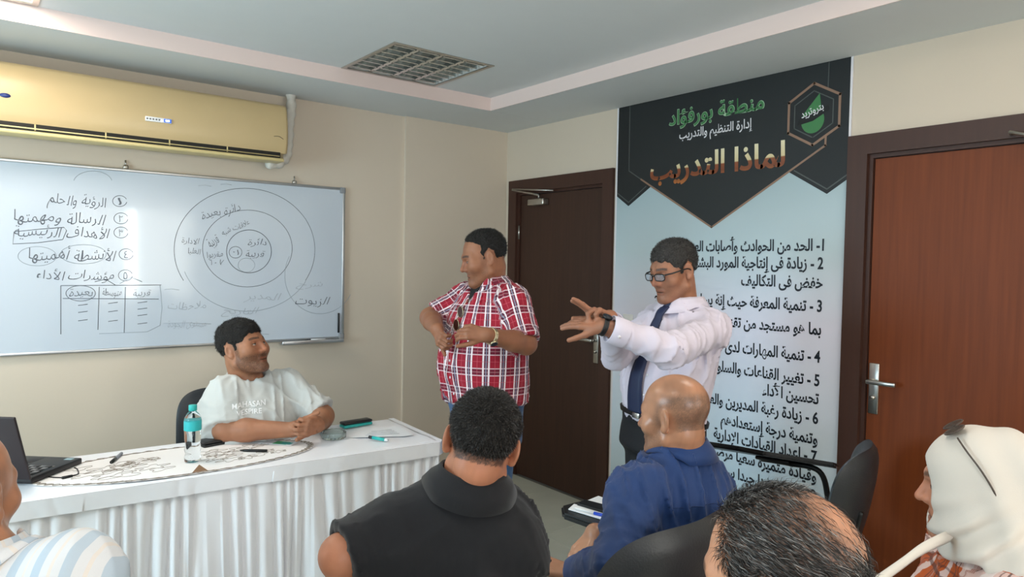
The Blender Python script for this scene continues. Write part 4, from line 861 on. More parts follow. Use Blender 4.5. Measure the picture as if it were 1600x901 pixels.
def person(label, base):
    return empty('person', (base[0], base[1], 0), label, 'person', 'people at the training session')
def strands(hv, hq, n, length, wdt, m, parent, comb, seed, keep=None, name='hair_strands', nw=.55, rnd_=.28):
    r = np.random.RandomState(seed); tri = hv[hq]; ar = np.linalg.norm(np.cross(tri[:, 2]-tri[:, 0], tri[:, 3]-tri[:, 1]), axis=1); nr_ = np.cross(tri[:, 2]-tri[:, 0], tri[:, 3]-tri[:, 1]); nr_ /= np.maximum(np.linalg.norm(nr_, axis=1), 1e-9)[:, None]
    i = r.choice(len(hq), n, p=ar/ar.sum()); u, v = r.rand(n, 1), r.rand(n, 1); p = tri[i, 0]*(1-u)*(1-v)+tri[i, 1]*u*(1-v)+tri[i, 2]*u*v+tri[i, 3]*(1-u)*v; nn = nr_[i]
    if keep is not None: k = keep(p, r); p, nn = p[k], nn[k]; n = len(p)
    cb_ = comb(p); cb_ = cb_-nn*(cb_*nn).sum(1)[:, None]; d = nn*nw+cb_+r.normal(size=(n, 3))*rnd_; d /= np.linalg.norm(d, axis=1)[:, None]; L = length*(.6+.6*r.rand(n, 1)); sd = np.cross(d, r.normal(size=(n, 3))); sd /= np.linalg.norm(sd, axis=1)[:, None]; p = p-nn*.001
    q1 = p+d*L*.55; d2 = d*.6+cb_*.5-nn*(.15+.3*(nw < .4)); d2 /= np.linalg.norm(d2, axis=1)[:, None]; q2 = q1+d2*L*.45
    vs = np.concatenate([p-sd*wdt, p+sd*wdt, q1-sd*wdt*.8, q1+sd*wdt*.8, q2], 0); a = np.arange(n); qd = np.stack([a, a+n, a+3*n, a+2*n], 1); qd2 = np.stack([a+2*n, a+3*n, a+4*n, a+4*n], 1)
    me_q = np.concatenate([np.stack([a, a+n, a+3*n], 1), np.stack([a, a+3*n, a+2*n], 1), np.stack([a+2*n, a+3*n, a+4*n], 1)], 0)
    o = mesh_np(name, vs, me_q, m, parent); o['kind'] = 'stuff'
    return o
def collar(H, c, right, fwd, up, rx, ry, m, parent, stand=.036, flap=.045, point=.05, open_=.30, tilt=0.0, uvoff=0.0):
    """shirt collar: stand plus folded-over flap, open at the front; c = middle of the neck hole"""
    vs = []; n = 56; rows = 6; uv = []; PH = [-math.pi+open_+(2*math.pi-2*open_)*i/n for i in range(n+1)]
    def hgt(k): P0 = np.array([c+right*math.sin(p)*rx*k-fwd*math.cos(p)*ry*k+up*.16 for p in PH]); P1 = trace(H.shirt_sdf, P0, -up); return np.clip((P1-c.astype(f32))@up.astype(f32), -.10, .10)
    hb = hgt(1.22); ho = hgt(1.55)
    sm_ = lambda h: np.convolve(np.pad(h, 4, mode='edge'), np.ones(9)/9, 'valid')
    hb = sm_(hb); ho = sm_(ho); hs_ = hb.copy(); mid = hb[n//4:3*n//4].mean(); hb = .3*hb+.7*mid
    for i in range(n+1):
        ph = PH[i]; fr = (1-math.cos(ph))/2; fr = fr**1.5; dirv = right*math.sin(ph)*1.0-fwd*math.cos(ph)
        e = lambda k: right*math.sin(ph)*rx*k-fwd*math.cos(ph)*ry*k
        top = stand*(1-.45*fr); drop = tilt*fr
        ptip = max(0, fr-.55)/.45
        b0 = hb[i]; tp_ = b0+top; lo_ = max(ho[i]+.005, tp_-flap)-point*ptip*.5; pr = [c+e(1.02)+up*min(b0-.02, hs_[i]-.012), c+e(1.0)+up*tp_, c+e(1.05)+up*(tp_+.004), c+e(1.14)+up*(tp_-.006), c+e(1.34)+up*((tp_+lo_)/2+.002), c+e(1.56)+up*lo_+fwd*.012*ptip]
        vs += pr; uv += [(ph*.07+uvoff, k*.012, 0) for k in range(rows)]
    q = [(i*rows+k, i*rows+k+1, (i+1)*rows+k+1, (i+1)*rows+k) for i in range(n) for k in range(rows-1)]
    o = mesh_np('collar', np.array(vs), np.array(q), m, parent, {'cuv': ('FLOAT_VECTOR', np.array(uv))}); md = o.modifiers.new('solid', 'SOLIDIFY'); md.thickness = .003; md.offset = 0
    return o
def build_skin(pr, name, skin_sdf, col_fn, lo, hi, h, fine, m='skin'):
    """one continuous skin surface; boxes in 'fine' (lo, hi, step) are sampled more densely"""
    V_, Q_ = [], []; n0 = 0
    v, q = extract(skin_sdf, lo, hi, h); c_ = v[q].mean(1)
    for a, b, hh in fine: q = q[~((c_ > np.array(a)+h*.6) & (c_ < np.array(b)-h*.6)).all(1)]; c_ = v[q].mean(1)
    V_.append(v); Q_.append(q); n0 = len(v)
    for k, (a, b, hh) in enumerate(fine):
        v, q = extract(skin_sdf, a, b, hh); c_ = v[q].mean(1)
        for a2, b2, h2 in fine[:k]: q = q[~((c_ > np.array(a2)+hh) & (c_ < np.array(b2)-hh)).all(1)]; c_ = v[q].mean(1)
        V_.append(v); Q_.append(q+n0); n0 += len(v)
    v = np.concatenate(V_); q = np.concatenate(Q_); used = np.unique(q); mp = np.zeros(len(v), int); mp[used] = np.arange(len(used)); v = v[used]; q = mp[q]
    col = np.concatenate([col_fn(v.astype(f32)), np.ones((len(v), 1))], 1)
    return mesh_np(name, v, q, m, pr, {'Col': ('FLOAT_COLOR', col)})
class Human:
    """joints in room coordinates; builds skin, hair, shirt, trousers and shoes under one person"""
    def __init__(s, label, HC, HR, hs, neck, pelvis, right, rows, o):
        s.o = o; s.HC = np.array(HC, float); s.HR = HR; s.hs = hs; s.neck = np.array(neck, float); s.T = Torso(pelvis, neck, right, rows); s.p = person(label, pelvis); s.arms = {}; s.hands = []; s.label = label; s.seed = 31+len(label)*7
    def hl(s, P): return ((P-s.HC.astype(f32))@s.HR.astype(f32))/f32(s.hs)
    def hw(s, q): return s.HC+s.HR@(np.array(q, float)*s.hs)
    def skin_sdf(s, P):
        o = s.o; d = np.full(len(P), 1e3, f32); q = s.hl(P); near = (np.abs(q) < .30).all(1)
        if near.any(): d[near] = head_sdf(q[near], o)*s.hs
        d[~near] = sph(P[~near], s.HC, .12)
        nr_ = o.get('neck_r', .058); d = smin(d, cap(P, s.hw((0, -.028, -.045)), s.neck-s.T.up*.03, nr_*.95, nr_*1.06), .022)
        core = cap(P, s.T.at(0, 0, .12), s.neck-s.T.up*.07, .09, .075); d = smin(d, core, .03)
        for k, (sh, el, wr, r0, r1, r2) in s.arms.items():
            a = smin(cap(P, s.neck-s.T.up*.09, sh, .05), smin(cap(P, sh, el, r0, r1), smin(cap(P, el, el+(wr-el)*.35, r1*.98, r1*.96), cap(P, el+(wr-el)*.3, wr, r1*.98, r2), .02), .025), .03); d = smin(d, a, .02)
        for parts in s.hands:
            hp = np.array([x for pt in parts for x in pt[:2]]); c_ = hp.mean(0); R_ = np.linalg.norm(hp-c_, axis=1).max()+.02; hd = sph(P, c_, R_); nr2 = hd < .04
            if nr2.any(): hd[nr2] = hand_sdf(P[nr2], parts)
            d = smin(d, hd, .014)
        return d
    def colour(s, P):
        base = np.array(lin(s.o['skin'])); col = np.tile(base, (len(P), 1))*(1+.06*wob(P, 35, 2)+.05*wob(P, 160, 9))[:, None]; q = s.hl(P); near = (np.abs(q) < .17).all(1)
        if near.any(): col[near] = face_colour(q[near], s.o)
        for parts in s.hands:                                                  # nails and warm knuckles
            for a, b, r1, r2, k in parts:
                dd = np.sqrt(((P-np.asarray(a, f32))**2).sum(1)); col *= (1-.16*np.exp(-(dd/(r1*.7))**2)*(k > 0))[:, None]
        return np.clip(col, .001, 1)
    def skin(s, h=.008, face_h=.0028, hand_h=.0026, m='skin'):
        pts = [s.HC, s.T.O, s.neck]; fine = [(s.HC-.155*s.hs, s.HC+.155*s.hs, face_h)]
        for a in s.arms.values(): pts += [a[0], a[1], a[2]]
        for parts in s.hands:
            hp = np.array([x for pt in parts for x in pt[:2]]); fine.append((hp.min(0)-.022, hp.max(0)+.022, hand_h)); pts += list(hp)
        lo, hi = bounds(pts, .17); return build_skin(s.p, 'body', s.skin_sdf, s.colour, lo, hi, h, fine, m)
    def hair(s, poly, th, m, h=.0032, noise=.0012, thin=None, top=0.0):
        def f(P):
            q = s.hl(P); pd = poly2(q[:, 1]+.004*wob(q, 150, 8), q[:, 2]+.004*wob(q, 170, 7), poly); t = (th+top*sm01(q[:, 2], .05, .11))*(.25+.75*sm01(-pd, -.002, .020))*(.35+.65*sm01(q[:, 2], -.03, .04))+noise*wob(q, 220, 5)+noise*1.3*wob(q, 95, 6)
            return smax(skull(q, s.o.get('fat', 0))-t.astype(f32), pd.astype(f32), .006)*s.hs
        v, q = extract(f, s.HC-.17*s.hs, s.HC+.17*s.hs, h); s.hv, s.hq = v, q; return mesh_np('hair', v, q, m, s.p)
    def shirt(s, name, m, grow=.012, sleeve=None, t0=.0, folds=.003, h=.0075, extra=None, neck_cut=.006, kblend=.045, back=False, planar=False, fold_s=55, sr=(.070, .062, .052), uvref=None):
        """sleeve[k] = fraction along upper arm + forearm (0..1 upper, 1..2 forearm)"""
        def f(P):
            d = s.T.sdf(P, grow, t0=t0)
            for k, (sh, el, wr, r0, r1, r2) in s.arms.items():
                e = sleeve[k]; d = smin(d, cap(P, s.neck-s.T.up*.075, sh+(s.neck-sh)*.1, .05, sr[0]), .05)
                a = cap(P, sh, el, sr[0], sr[1])
                if e <= 1: ax = unit(el-sh); end = sh+(el-sh)*e; a = smax(a, ((P-end.astype(f32))@ax.astype(f32)), .006)
                else:
                    b = cap(P, el, wr, sr[1], sr[2]); ax = unit(wr-el); end = el+(wr-el)*(e-1); b = smax(b, ((P-end.astype(f32))@ax.astype(f32)), .006)
                    seg = el-ax*.03; b = np.where(((P-el.astype(f32))@ax.astype(f32)) > -.15, b, 1e3); a = smin(a, b, .02)
                hol = smin(cap(P, sh, el, r0+.004, r1+.004), cap(P, el, wr, r1+.004, r2+.004), .01); lim = (P-(end-ax*.05).astype(f32))@ax.astype(f32)
                a = smax(a, -np.maximum(hol, -lim-0*lim), .004) if True else a
                d = smin(d, a, kblend)
            if folds:
                fm = np.ones(len(P), f32)
                for k, (sh, el, wr, r0, r1, r2) in s.arms.items(): e = sleeve[k]; pe = (sh+(el-sh)*e if e <= 1 else el+(wr-el)*(e-1)).astype(f32); fm = fm*(1-np.exp(-((P-pe)**2).sum(1)/.012))
                d = d+(folds*2.3*fm*fold(P, fold_s, s.seed, s.T.up)).astype(f32)
            for k, (sh, el, wr, r0, r1, r2) in s.arms.items():
                ax = unit(el-sh); w = np.exp(-(((P-el.astype(f32))**2).sum(1))/.011); d = d-(folds*2.6*w*(1-np.abs(np.sin(((P-el.astype(f32))@ax.astype(f32))*75+2.6*wob(P, 26, 40))))**3).astype(f32)
            d = smax(d, -(cap(P, s.hw((0, -.028, -.045)), s.neck-s.T.up*.035, s.o.get('neck_r', .058)*.95+neck_cut, s.o.get('neck_r', .058)*1.06+neck_cut)), .008)
            if extra: d = extra(P, d)
            return d
        s.shirt_sdf = f; s.front = lambda P: s.T.sdf(P, grow+.003, t0=t0); pts = [s.T.O, s.neck, s.T.at(.27, .2, 0), s.T.at(-.27, -.2, 0)]
        for a in s.arms.values(): pts += [a[0], a[1], a[2]]
        lo, hi = bounds(pts, .12); lo[2] = max(lo[2], s.T.O[2]-.12); v, q = extract(f, lo, hi, h)
        arms = []
        for k, (sh, el, wr, *_r) in s.arms.items(): arms += [(sh, el, sr[0]+.006), (el, wr, sr[1])]
        o = mesh_np(name, v, q, m, s.p, {'cuv': ('FLOAT_VECTOR', cloth_uv(v, s.T, arms, back=back, ref=uvref, planar=planar))}); return o
    def legs(s, m, hips, knees, ankles, r=(.095, .07, .055), name='trousers', shoes=True, h=.010, top_t=.0, grow=.006, foot=None, pel=.13):
        def f(P):
            d = s.T.sdf(P, grow, t0=-.2, t1=top_t); d = smin(d, cap(P, s.T.at(-.06, 0, -.03), s.T.at(.06, 0, -.03), pel-.03), .05)
            for hp, kn, an in zip(hips, knees, ankles):
                d = smin(d, cap(P, hp, kn, r[0], r[1]), .04); d = smin(d, smax(cap(P, kn, an, r[1], r[2]), (an[2]+.03-P[:, 2]), .01), .03)
            return d+(.003*wob(P, 24, 51)).astype(f32)
        pts = [s.T.O, s.T.at(0, 0, top_t)]+list(hips)+list(knees)+list(ankles); lo, hi = bounds(pts, .17); lo[2] = max(lo[2], 0.0); v, q = extract(f, lo, hi, h)
        o = mesh_np(name, v, q, m, s.p, {'cuv': ('FLOAT_VECTOR', np.stack([v[:, 0]-v[:, 1], v[:, 2], v[:, 2]*0], 1))})
        if shoes:
            for an in ankles:
                fw = unit((s.T.fwd if foot is None else foot)*[1, 1, 0])
                def g(P): 
                    d = cap(P, V(an[0], an[1], .045)-fw*.05, V(an[0], an[1], .038)+fw*.15, .043, .036); d = smin(d, cap(P, V(an[0], an[1], .05), an, .045, .045), .03); return smax(d, .004-P[:, 2], .006)
                lo, hi = bounds([V(an[0], an[1], .05)-fw*.1, V(an[0], an[1], .12)+fw*.2], .06); v, q = extract(g, lo, hi, .008); mesh_np('shoe', v, q, 'shoe', s.p)
        return o
    def on_shirts(s, xs, ts, out=0.0, y=.6):
        """points on the shirt front (y > 0) or back at lateral x and height fraction t"""
        dv = s.T.fwd if y > 0 else -s.T.fwd; P = np.array([s.T.at(x, y, t) for x, t in zip(xs, ts)]); p = trace(s.front, P, -dv)
        return (trace(s.shirt_sdf, p+dv.astype(f32)*.012, -dv, 24)+dv.astype(f32)*out).astype(float)
    def on_shirt(s, x, t, out=0.0, y=.6): return s.on_shirts([x], [t], out, y)[0]
def specs(H, parent, m, lens, lw=.052, lh=.030, z=.004, y=.103, name='eyeglasses', r=.0016, rim_=True):
    """spectacles in head space"""
    g = MB(); o = None
    def rr(cx, half_w, half_h, n=28):
        return [(cx+half_w*np.sign(math.cos(a))*abs(math.cos(a))**.55, y-.20*max(0, abs(cx+half_w*math.cos(a))-.02)**1.0*.9, z+half_h*np.sign(math.sin(a))*abs(math.sin(a))**.6) for a in [2*math.pi*k/n for k in range(n)]]
    for sx in (-1, 1): g.tube([H.hw(p) for p in rr(sx*.033, lw/2, lh/2)], r, 6, closed=True)
    g.tube([H.hw(p) for p in ((-.009, y, z+.006), (0, y+.003, z+.008), (.009, y, z+.006))], r, 6)
    for sx in (-1, 1): g.tube([H.hw(p) for p in ((sx*.058, y-.010, z+.009), (sx*.076, y-.03, z+.010), (sx*.083, .0, z+.012), (sx*.083, -.012, z+.006), (sx*.082, -.03, z-.014))], [r*1.3, r*1.5, r*1.1, r, r], 6)
    o = g.build(name, m, parent)
    for sx in (-1, 1):
        pts = rr(sx*.033, lw/2, lh/2); MB().prism([H.hw(p) for p in pts], H.HR[:, 1]*.0008).build('lens', lens, o)
    return o
def watch(p, axis, face, r, parent, strap, dial, ring='steel'):
    axis = unit(axis); face = unit(face-axis*(face@axis)); side = np.cross(axis, face)
    b = MB(); pts = [p+face*math.cos(a)*r+side*math.sin(a)*r for a in [2*math.pi*k/32 for k in range(32)]]
    for sft in (-.006, -.002, .002, .006): b.tube([q+axis*sft for q in pts], .0032, 6, closed=True)
    w = b.build('wrist_watch', strap, parent); c_ = p+face*(r+.001); MB().lathe([(.017, 0), (.018, .002), (.018, .007), (.016, .009)], c_, 24, face).build('watch_case', ring, w); MB().lathe([(.0150, 0), (.0150, .0006)], c_+face*.0088, 24, face).build('watch_dial', dial, w); return w
def facing(deg_left, away=False):
    """horizontal direction: 0 = towards the camera (or away from it), positive turns to the photo's left"""
    a = math.radians(deg_left); return unit((FH if away else -FH)*math.cos(a)-RH*math.sin(a))
def rhand(f): return np.cross(f, ZUP)
# ================================================================== THE PEOPLE IN THE ROOM
def limbs(H, fwd, seat=True, spread=.10, knee_f=.42, hip_z=None):
    T_ = H.T; r = unit(T_.right*[1, 1, 0]); f = unit(np.array(fwd)*[1, 1, 0]); o = T_.O
    hips = [o+r*s*.085-ZUP*.02 for s in (-1, 1)]
    if seat:
        knees = [V(h[0], h[1], .52)+f*knee_f+r*s*spread*.6 for h, s in zip(hips, (-1, 1))]; ank = [V(k[0], k[1], .09)+f*.03 for k in knees]
    else:
        knees = [V(h[0], h[1], .47)+r*s*.02+f*.02 for h, s in zip(hips, (-1, 1))]; ank = [V(k[0], k[1], .09)+r*s*.02-f*.02 for k, s in zip(knees, (-1, 1))]
    return hips, knees, ank
HEAVY = [(0, .0, .185, .150), (.15, .01, .195, .165), (.38, .030, .205, .180), (.62, .022, .200, .160), (.80, .008, .178, .128), (.92, .0, .118, .090), (1.0, .0, .075, .064)]
MEDIUM = [(0, .0, .165, .120), (.15, .005, .165, .125), (.38, .015, .165, .130), (.62, .012, .172, .125), (.80, .004, .158, .108), (.92, .0, .105, .078), (1.0, .0, .066, .056)]

# ---- man in the red plaid shirt
def plaid_man():
    fb = facing(50); rt = rhand(fb); neck = at(766, 438, 3.33); pel = at(760, 648, 3.33)
    H = Human('standing man in red plaid shirt and blue jeans gesturing with both hands', at(757, 404, 3.30), head_frame(facing(76), -.27, .0), 1.05, neck, pel, rt, HEAVY, dict(skin='946349', fat=.008, stubble=.35, neck_r=.066, gaze=(0, -.35)))
    shL = neck-rt*.185-ZUP*.105; shR = neck+rt*.185-ZUP*.10
    H.arms['L'] = (shL, at(822, 537, 3.10), at(760, 523, 2.93), .056, .046, .031); H.arms['R'] = (shR, at(672, 496, 3.42), at(683, 514, 3.17), .056, .046, .031)
    wl_ = at(760, 523, 2.93); wr_ = at(683, 514, 3.17)
    H.hands.append(hand_parts(wl_, unit(-RH*.93+ZUP*.18-FH*.25), unit(FH*.8-ZUP*.45+RH*.1), 1, (.55, .6, .65, .7), .02, (.55, .35, .5)))
    H.hands.append(hand_parts(wr_, unit(RH*.25-ZUP*.45-FH*.75), unit(-ZUP*.3+RH*.9+FH*.2), -1, (.8, .85, .9, .9), .02, (.5, .4, .5)))
    H.skin(); H.hair(HAIR_RECEDE, .005, 'hair_black', top=.003)
    strands(H.hv, H.hq, 5000, .010, .0006, 'strand_black', H.p, lambda p: -np.tile(H.HR[:, 1], (len(p), 1))*.5, 3)
    def vneck(P, d):
        q = H.T.loc(P); w = sm01(q[:, 2]/H.T.L, .80, 1.0)*.055; cut = np.maximum(np.abs(q[:, 0])-w, .10-q[:, 1]*1.0-.035); cut = np.maximum(cut, .80-q[:, 2]/H.T.L); return smax(d, -np.maximum(cut, -(d+.02)), .006)
    H.shirt('plaid_shirt', MATS['red_plaid'], .012, {'L': .93, 'R': .88}, t0=.10, folds=.0035, extra=vneck, sr=(.074, .068, .06), fold_s=50)
    us = mesh_np('undershirt', *extract(lambda P: smax(H.T.sdf(P, .002, t0=.7), cap(P, H.T.at(0, .05, .8), H.T.at(0, .1, 1.0), .12)*1.0, .01), *bounds([H.T.at(-.2, -.2, .7), H.T.at(.2, .25, 1.05)], .06), .008), 'tee_dark', H.p)
    collar(H, neck-H.T.up*.012, H.T.right, H.T.fwd, H.T.up, .080, .078, MATS['red_plaid'], H.p, .038, .042, .045, .55, .035)
    for t in (.18, .30, .42, .55, .67): p = H.on_shirt(-.0, t, .0015); MB().lathe([(.0055, 0), (.0055, .002)], p, 12, H.T.fwd).build('button', 'button', H.p)
    pk = []                                                                      # chest pocket edge and placket, lying on the cloth
    pl_ = MB().tube(list(H.on_shirts([.016]*24, np.linspace(.13, .76, 24), .0008)), .0016, 5); pl_.build('placket', 'button', H.p)
    hp, kn, an = limbs(H, fb, False); H.legs(MATS['jeans'], hp, kn, an, (.090, .068, .058), 'jeans', top_t=.16, grow=.0)
    wd = unit(wl_-H.arms['L'][1]); watch(wl_-wd*.028, wd, -FH*.75+ZUP*-.55, .034, H.p, 'gold', 'poster_ink', 'gold')
    # sunglasses hooked in the open shirt
    c_ = H.on_shirt(-.0, .795, .016); sg = empty('sunglasses', c_, 'gold rimmed sunglasses hanging from the red plaid shirt', 'sunglasses'); f = H.T.fwd; u = H.T.up; r = unit(H.T.right)
    for k, cz in enumerate((-.018, -.078)):
        cc = H.on_shirt(-.004, .795+(cz)/H.T.L, .012); ring_ = circle_pts(cc, r*.021, u*.026, 24); MB().tube(ring_, .0018, 6, closed=True).build('rim', 'gold', sg); MB().prism(ring_, f*.001).build('lens', mat('brown_lens', '3a1f1a', .1), sg)
    MB().tube([H.on_shirt(-.004, .795+z_/H.T.L, .013) for z_ in (-.044, -.052)], .0018, 6).build('bridge', 'gold', sg); MB().tube([H.on_shirt(-.012, .795+z_/H.T.L, .012) for z_ in (.010, .03, .05)], .0016, 6).build('temple', 'gold', sg)
    return H
plaid_man()

# ---- man in the white shirt and tie
def tie_man():
    fb = facing(56); rt = rhand(fb); neck = at(1069, 472, 2.87); pel = at(1036, 668, 2.88)
    rows = [(0, .0, .160, .125), (.12, .01, .165, .140), (.34, .026, .172, .150), (.60, .016, .175, .132), (.80, .004, .155, .110), (.92, .0, .105, .080), (1.0, .0, .066, .056)]
    H = Human('standing man in white shirt, dark tie and glasses looking at his hands', at(1053, 424, 2.85), head_frame(facing(62), -.26, .0), 1.0, neck, pel, rt, rows, dict(skin='9a6a52', fat=.003, stubble=.25, neck_r=.058, gaze=(0, -.5)))
    shL = neck-rt*.155-ZUP*.098; shR = neck+rt*.155-ZUP*.09; wl_ = at(944, 510, 2.42); wr_ = at(953, 496, 2.50); elR = at(962, 556, 2.74)
    H.arms['L'] = (shL, at(1046, 547, 2.47), wl_, .048, .040, .028); H.arms['R'] = (shR, elR, wr_, .048, .040, .028)
    H.hands.append(hand_parts(wl_, unit(-RH*.86+FH*.42+ZUP*.10), unit(-ZUP*.70+FH*.45-RH*.1), 1, (.14, .17, .2, .28), .05, (.55, .35, .15)))
    H.hands.append(hand_parts(wr_, unit(-RH*.70+ZUP*.28-FH*.35), unit(-ZUP*.75-FH*.35-RH*.3), -1, (.15, .12, .95, 1.05), .16, (.6, .3, .3), lift=(-.55, -.45, -.1, 0)))
    H.skin(); H.hair(HAIR_FULL, .005, mat('hair_saltpepper', '2f2d2c', .5, var=.5, vscale=160, bump=.7, bscale=240), top=.005)
    strands(H.hv, H.hq, 4500, .009, .0006, 'strand_black', H.p, lambda p: H.HR[:, 1][None]*.4+0*p, 5); strands(H.hv, H.hq, 1500, .009, .0005, 'strand_grey', H.p, lambda p: H.HR[:, 1][None]*.4+0*p, 6)
    H.shirt('dress_shirt', MATS['white_shirt'], .012, {'L': 1.90, 'R': 1.86}, t0=.03, folds=.0032, sr=(.060, .055, .043), fold_s=48)
    collar(H, neck-H.T.up*.014, H.T.right, H.T.fwd, H.T.up, .070, .072, MATS['white_shirt'], H.p, .042, .046, .035, .16, .030)
    for k in ('L', 'R'):                                                        # cuffs
        sh, el, wr, *_ = H.arms[k]; ax = unit(wr-el); e = el+(wr-el)*(.90 if k == 'L' else .86); b = MB(); e1 = unit(np.cross(ax, ZUP)); e2 = np.cross(ax, e1)
        rg = [(.050, -.060), (.0505, -.03), (.049, 0), (.046, .002), (.045, -.05)]; b.lathe(rg, e+ax*.004, 28, ax); b.f = [f for f in b.f if len(f) == 4]; b.sm = b.sm[:len(b.f)]; cf = b.build('cuff', MATS['white_shirt'], H.p)
        MB().lathe([(.0055, 0), (.0055, .002)], e-ax*.025+unit(-FH-ZUP*.3)*.050, 12, unit(-FH-ZUP*.3)).build('cuff_button', 'button', cf)
    # tie lying on the shirt front
    tt = np.linspace(.955, .10, 40); vs = []; tc_ = H.on_shirts([0]*40, tt, .013); tc_ = np.stack([np.convolve(np.pad(tc_[:, k], 3, mode='edge'), np.ones(7)/7, 'valid') for k in range(3)], 1)
    for i, t in enumerate(tt):
        s_ = i/39; w = .017+.022*min(1, s_*1.15) if i > 2 else .021; i86 = int(np.searchsorted(-tt, -.86)); c_ = tc_[i] if t < .86 else tc_[i86]+(H.T.at(0, .092, .95)-tc_[i86])*((t-.86)/.09)+H.T.fwd*.012*math.sin(math.pi*min(1, (t-.86)/.09)); 
        for x in (-1, -.5, 0, .5, 1): vs.append(c_+H.T.right*x*w+H.T.fwd*(.004*(1-x*x)))
    tip = H.on_shirt(0, .075, .005); q = [(i*5+k, i*5+k+1, (i+1)*5+k+1, (i+1)*5+k) for i in range(39) for k in range(4)]
    o = mesh_np('tie', np.array(vs), np.array(q), 'tie', H.p); md = o.modifiers.new('s', 'SOLIDIFY'); md.thickness = .005; md.offset = 0
    kn_ = MB(); kc = H.T.at(0, .088, .945); bm = bmesh.new(); bmesh.ops.create_uvsphere(bm, u_segments=16, v_segments=10, radius=1); kn_.bm(bm, Matrix(((*(H.T.right*.021),), (*(H.T.fwd*.014),), (*(H.T.up*.022),))).transposed().to_4x4()); kn_.v = [tuple(np.array(p)+kc) for p in kn_.v]; kn_.build('tie_knot', 'tie', o)
    for t in (.15, .27, .42): p = H.on_shirt(.0 if t < .1 else -.042, t, .001); MB().lathe([(.005, 0), (.005, .002)], p, 12, H.T.fwd).build('button', 'button', H.p)
    hp, kn, an = limbs(H, fb, False); H.legs('trousers_black', hp, kn, an, (.090, .068, .06), 'trousers', top_t=.105, grow=.014)
    b = MB(); n = 40
    for zz in (.085, .095, .105, .115):
        pts = []
        for k in range(n): a = 2*math.pi*k/n; x, y = math.sin(a), math.cos(a); pts.append(trace(lambda P: H.T.sdf(P, .017, t0=-.2), [H.T.at(x*.5, y*.5+.01, zz)], -(H.T.right*x+H.T.fwd*y))[0])
        b.tube(pts, .0045, 6, closed=True)
    bl = b.build('belt', 'belt', H.p); p = trace(lambda P: H.T.sdf(P, .02, t0=-.2), [H.T.at(0, .5, .10)], -H.T.fwd)[0]; MB().rbox(-.02, .02, -.016, .016, -.002, .003, .002, 1, Matrix.Translation(Vector(p)) @ Matrix(((*H.T.right,), (*H.T.up,), (*H.T.fwd,))).transposed().to_4x4()).build('buckle', 'steel', bl)
    specs(H, H.p, 'black_plastic', mat('clear_lens', 'dfe6ee', .03, trans=.85, ior=1.1), .050, .028, .002, .107, r=.0022)
    wd = unit(wl_-H.arms['L'][1]); watch(wl_+wd*.004, wd, -FH*.3+ZUP*.9, .032, H.p, 'black_plastic', 'poster_ink', 'black_plastic')
    return H
tie_man()

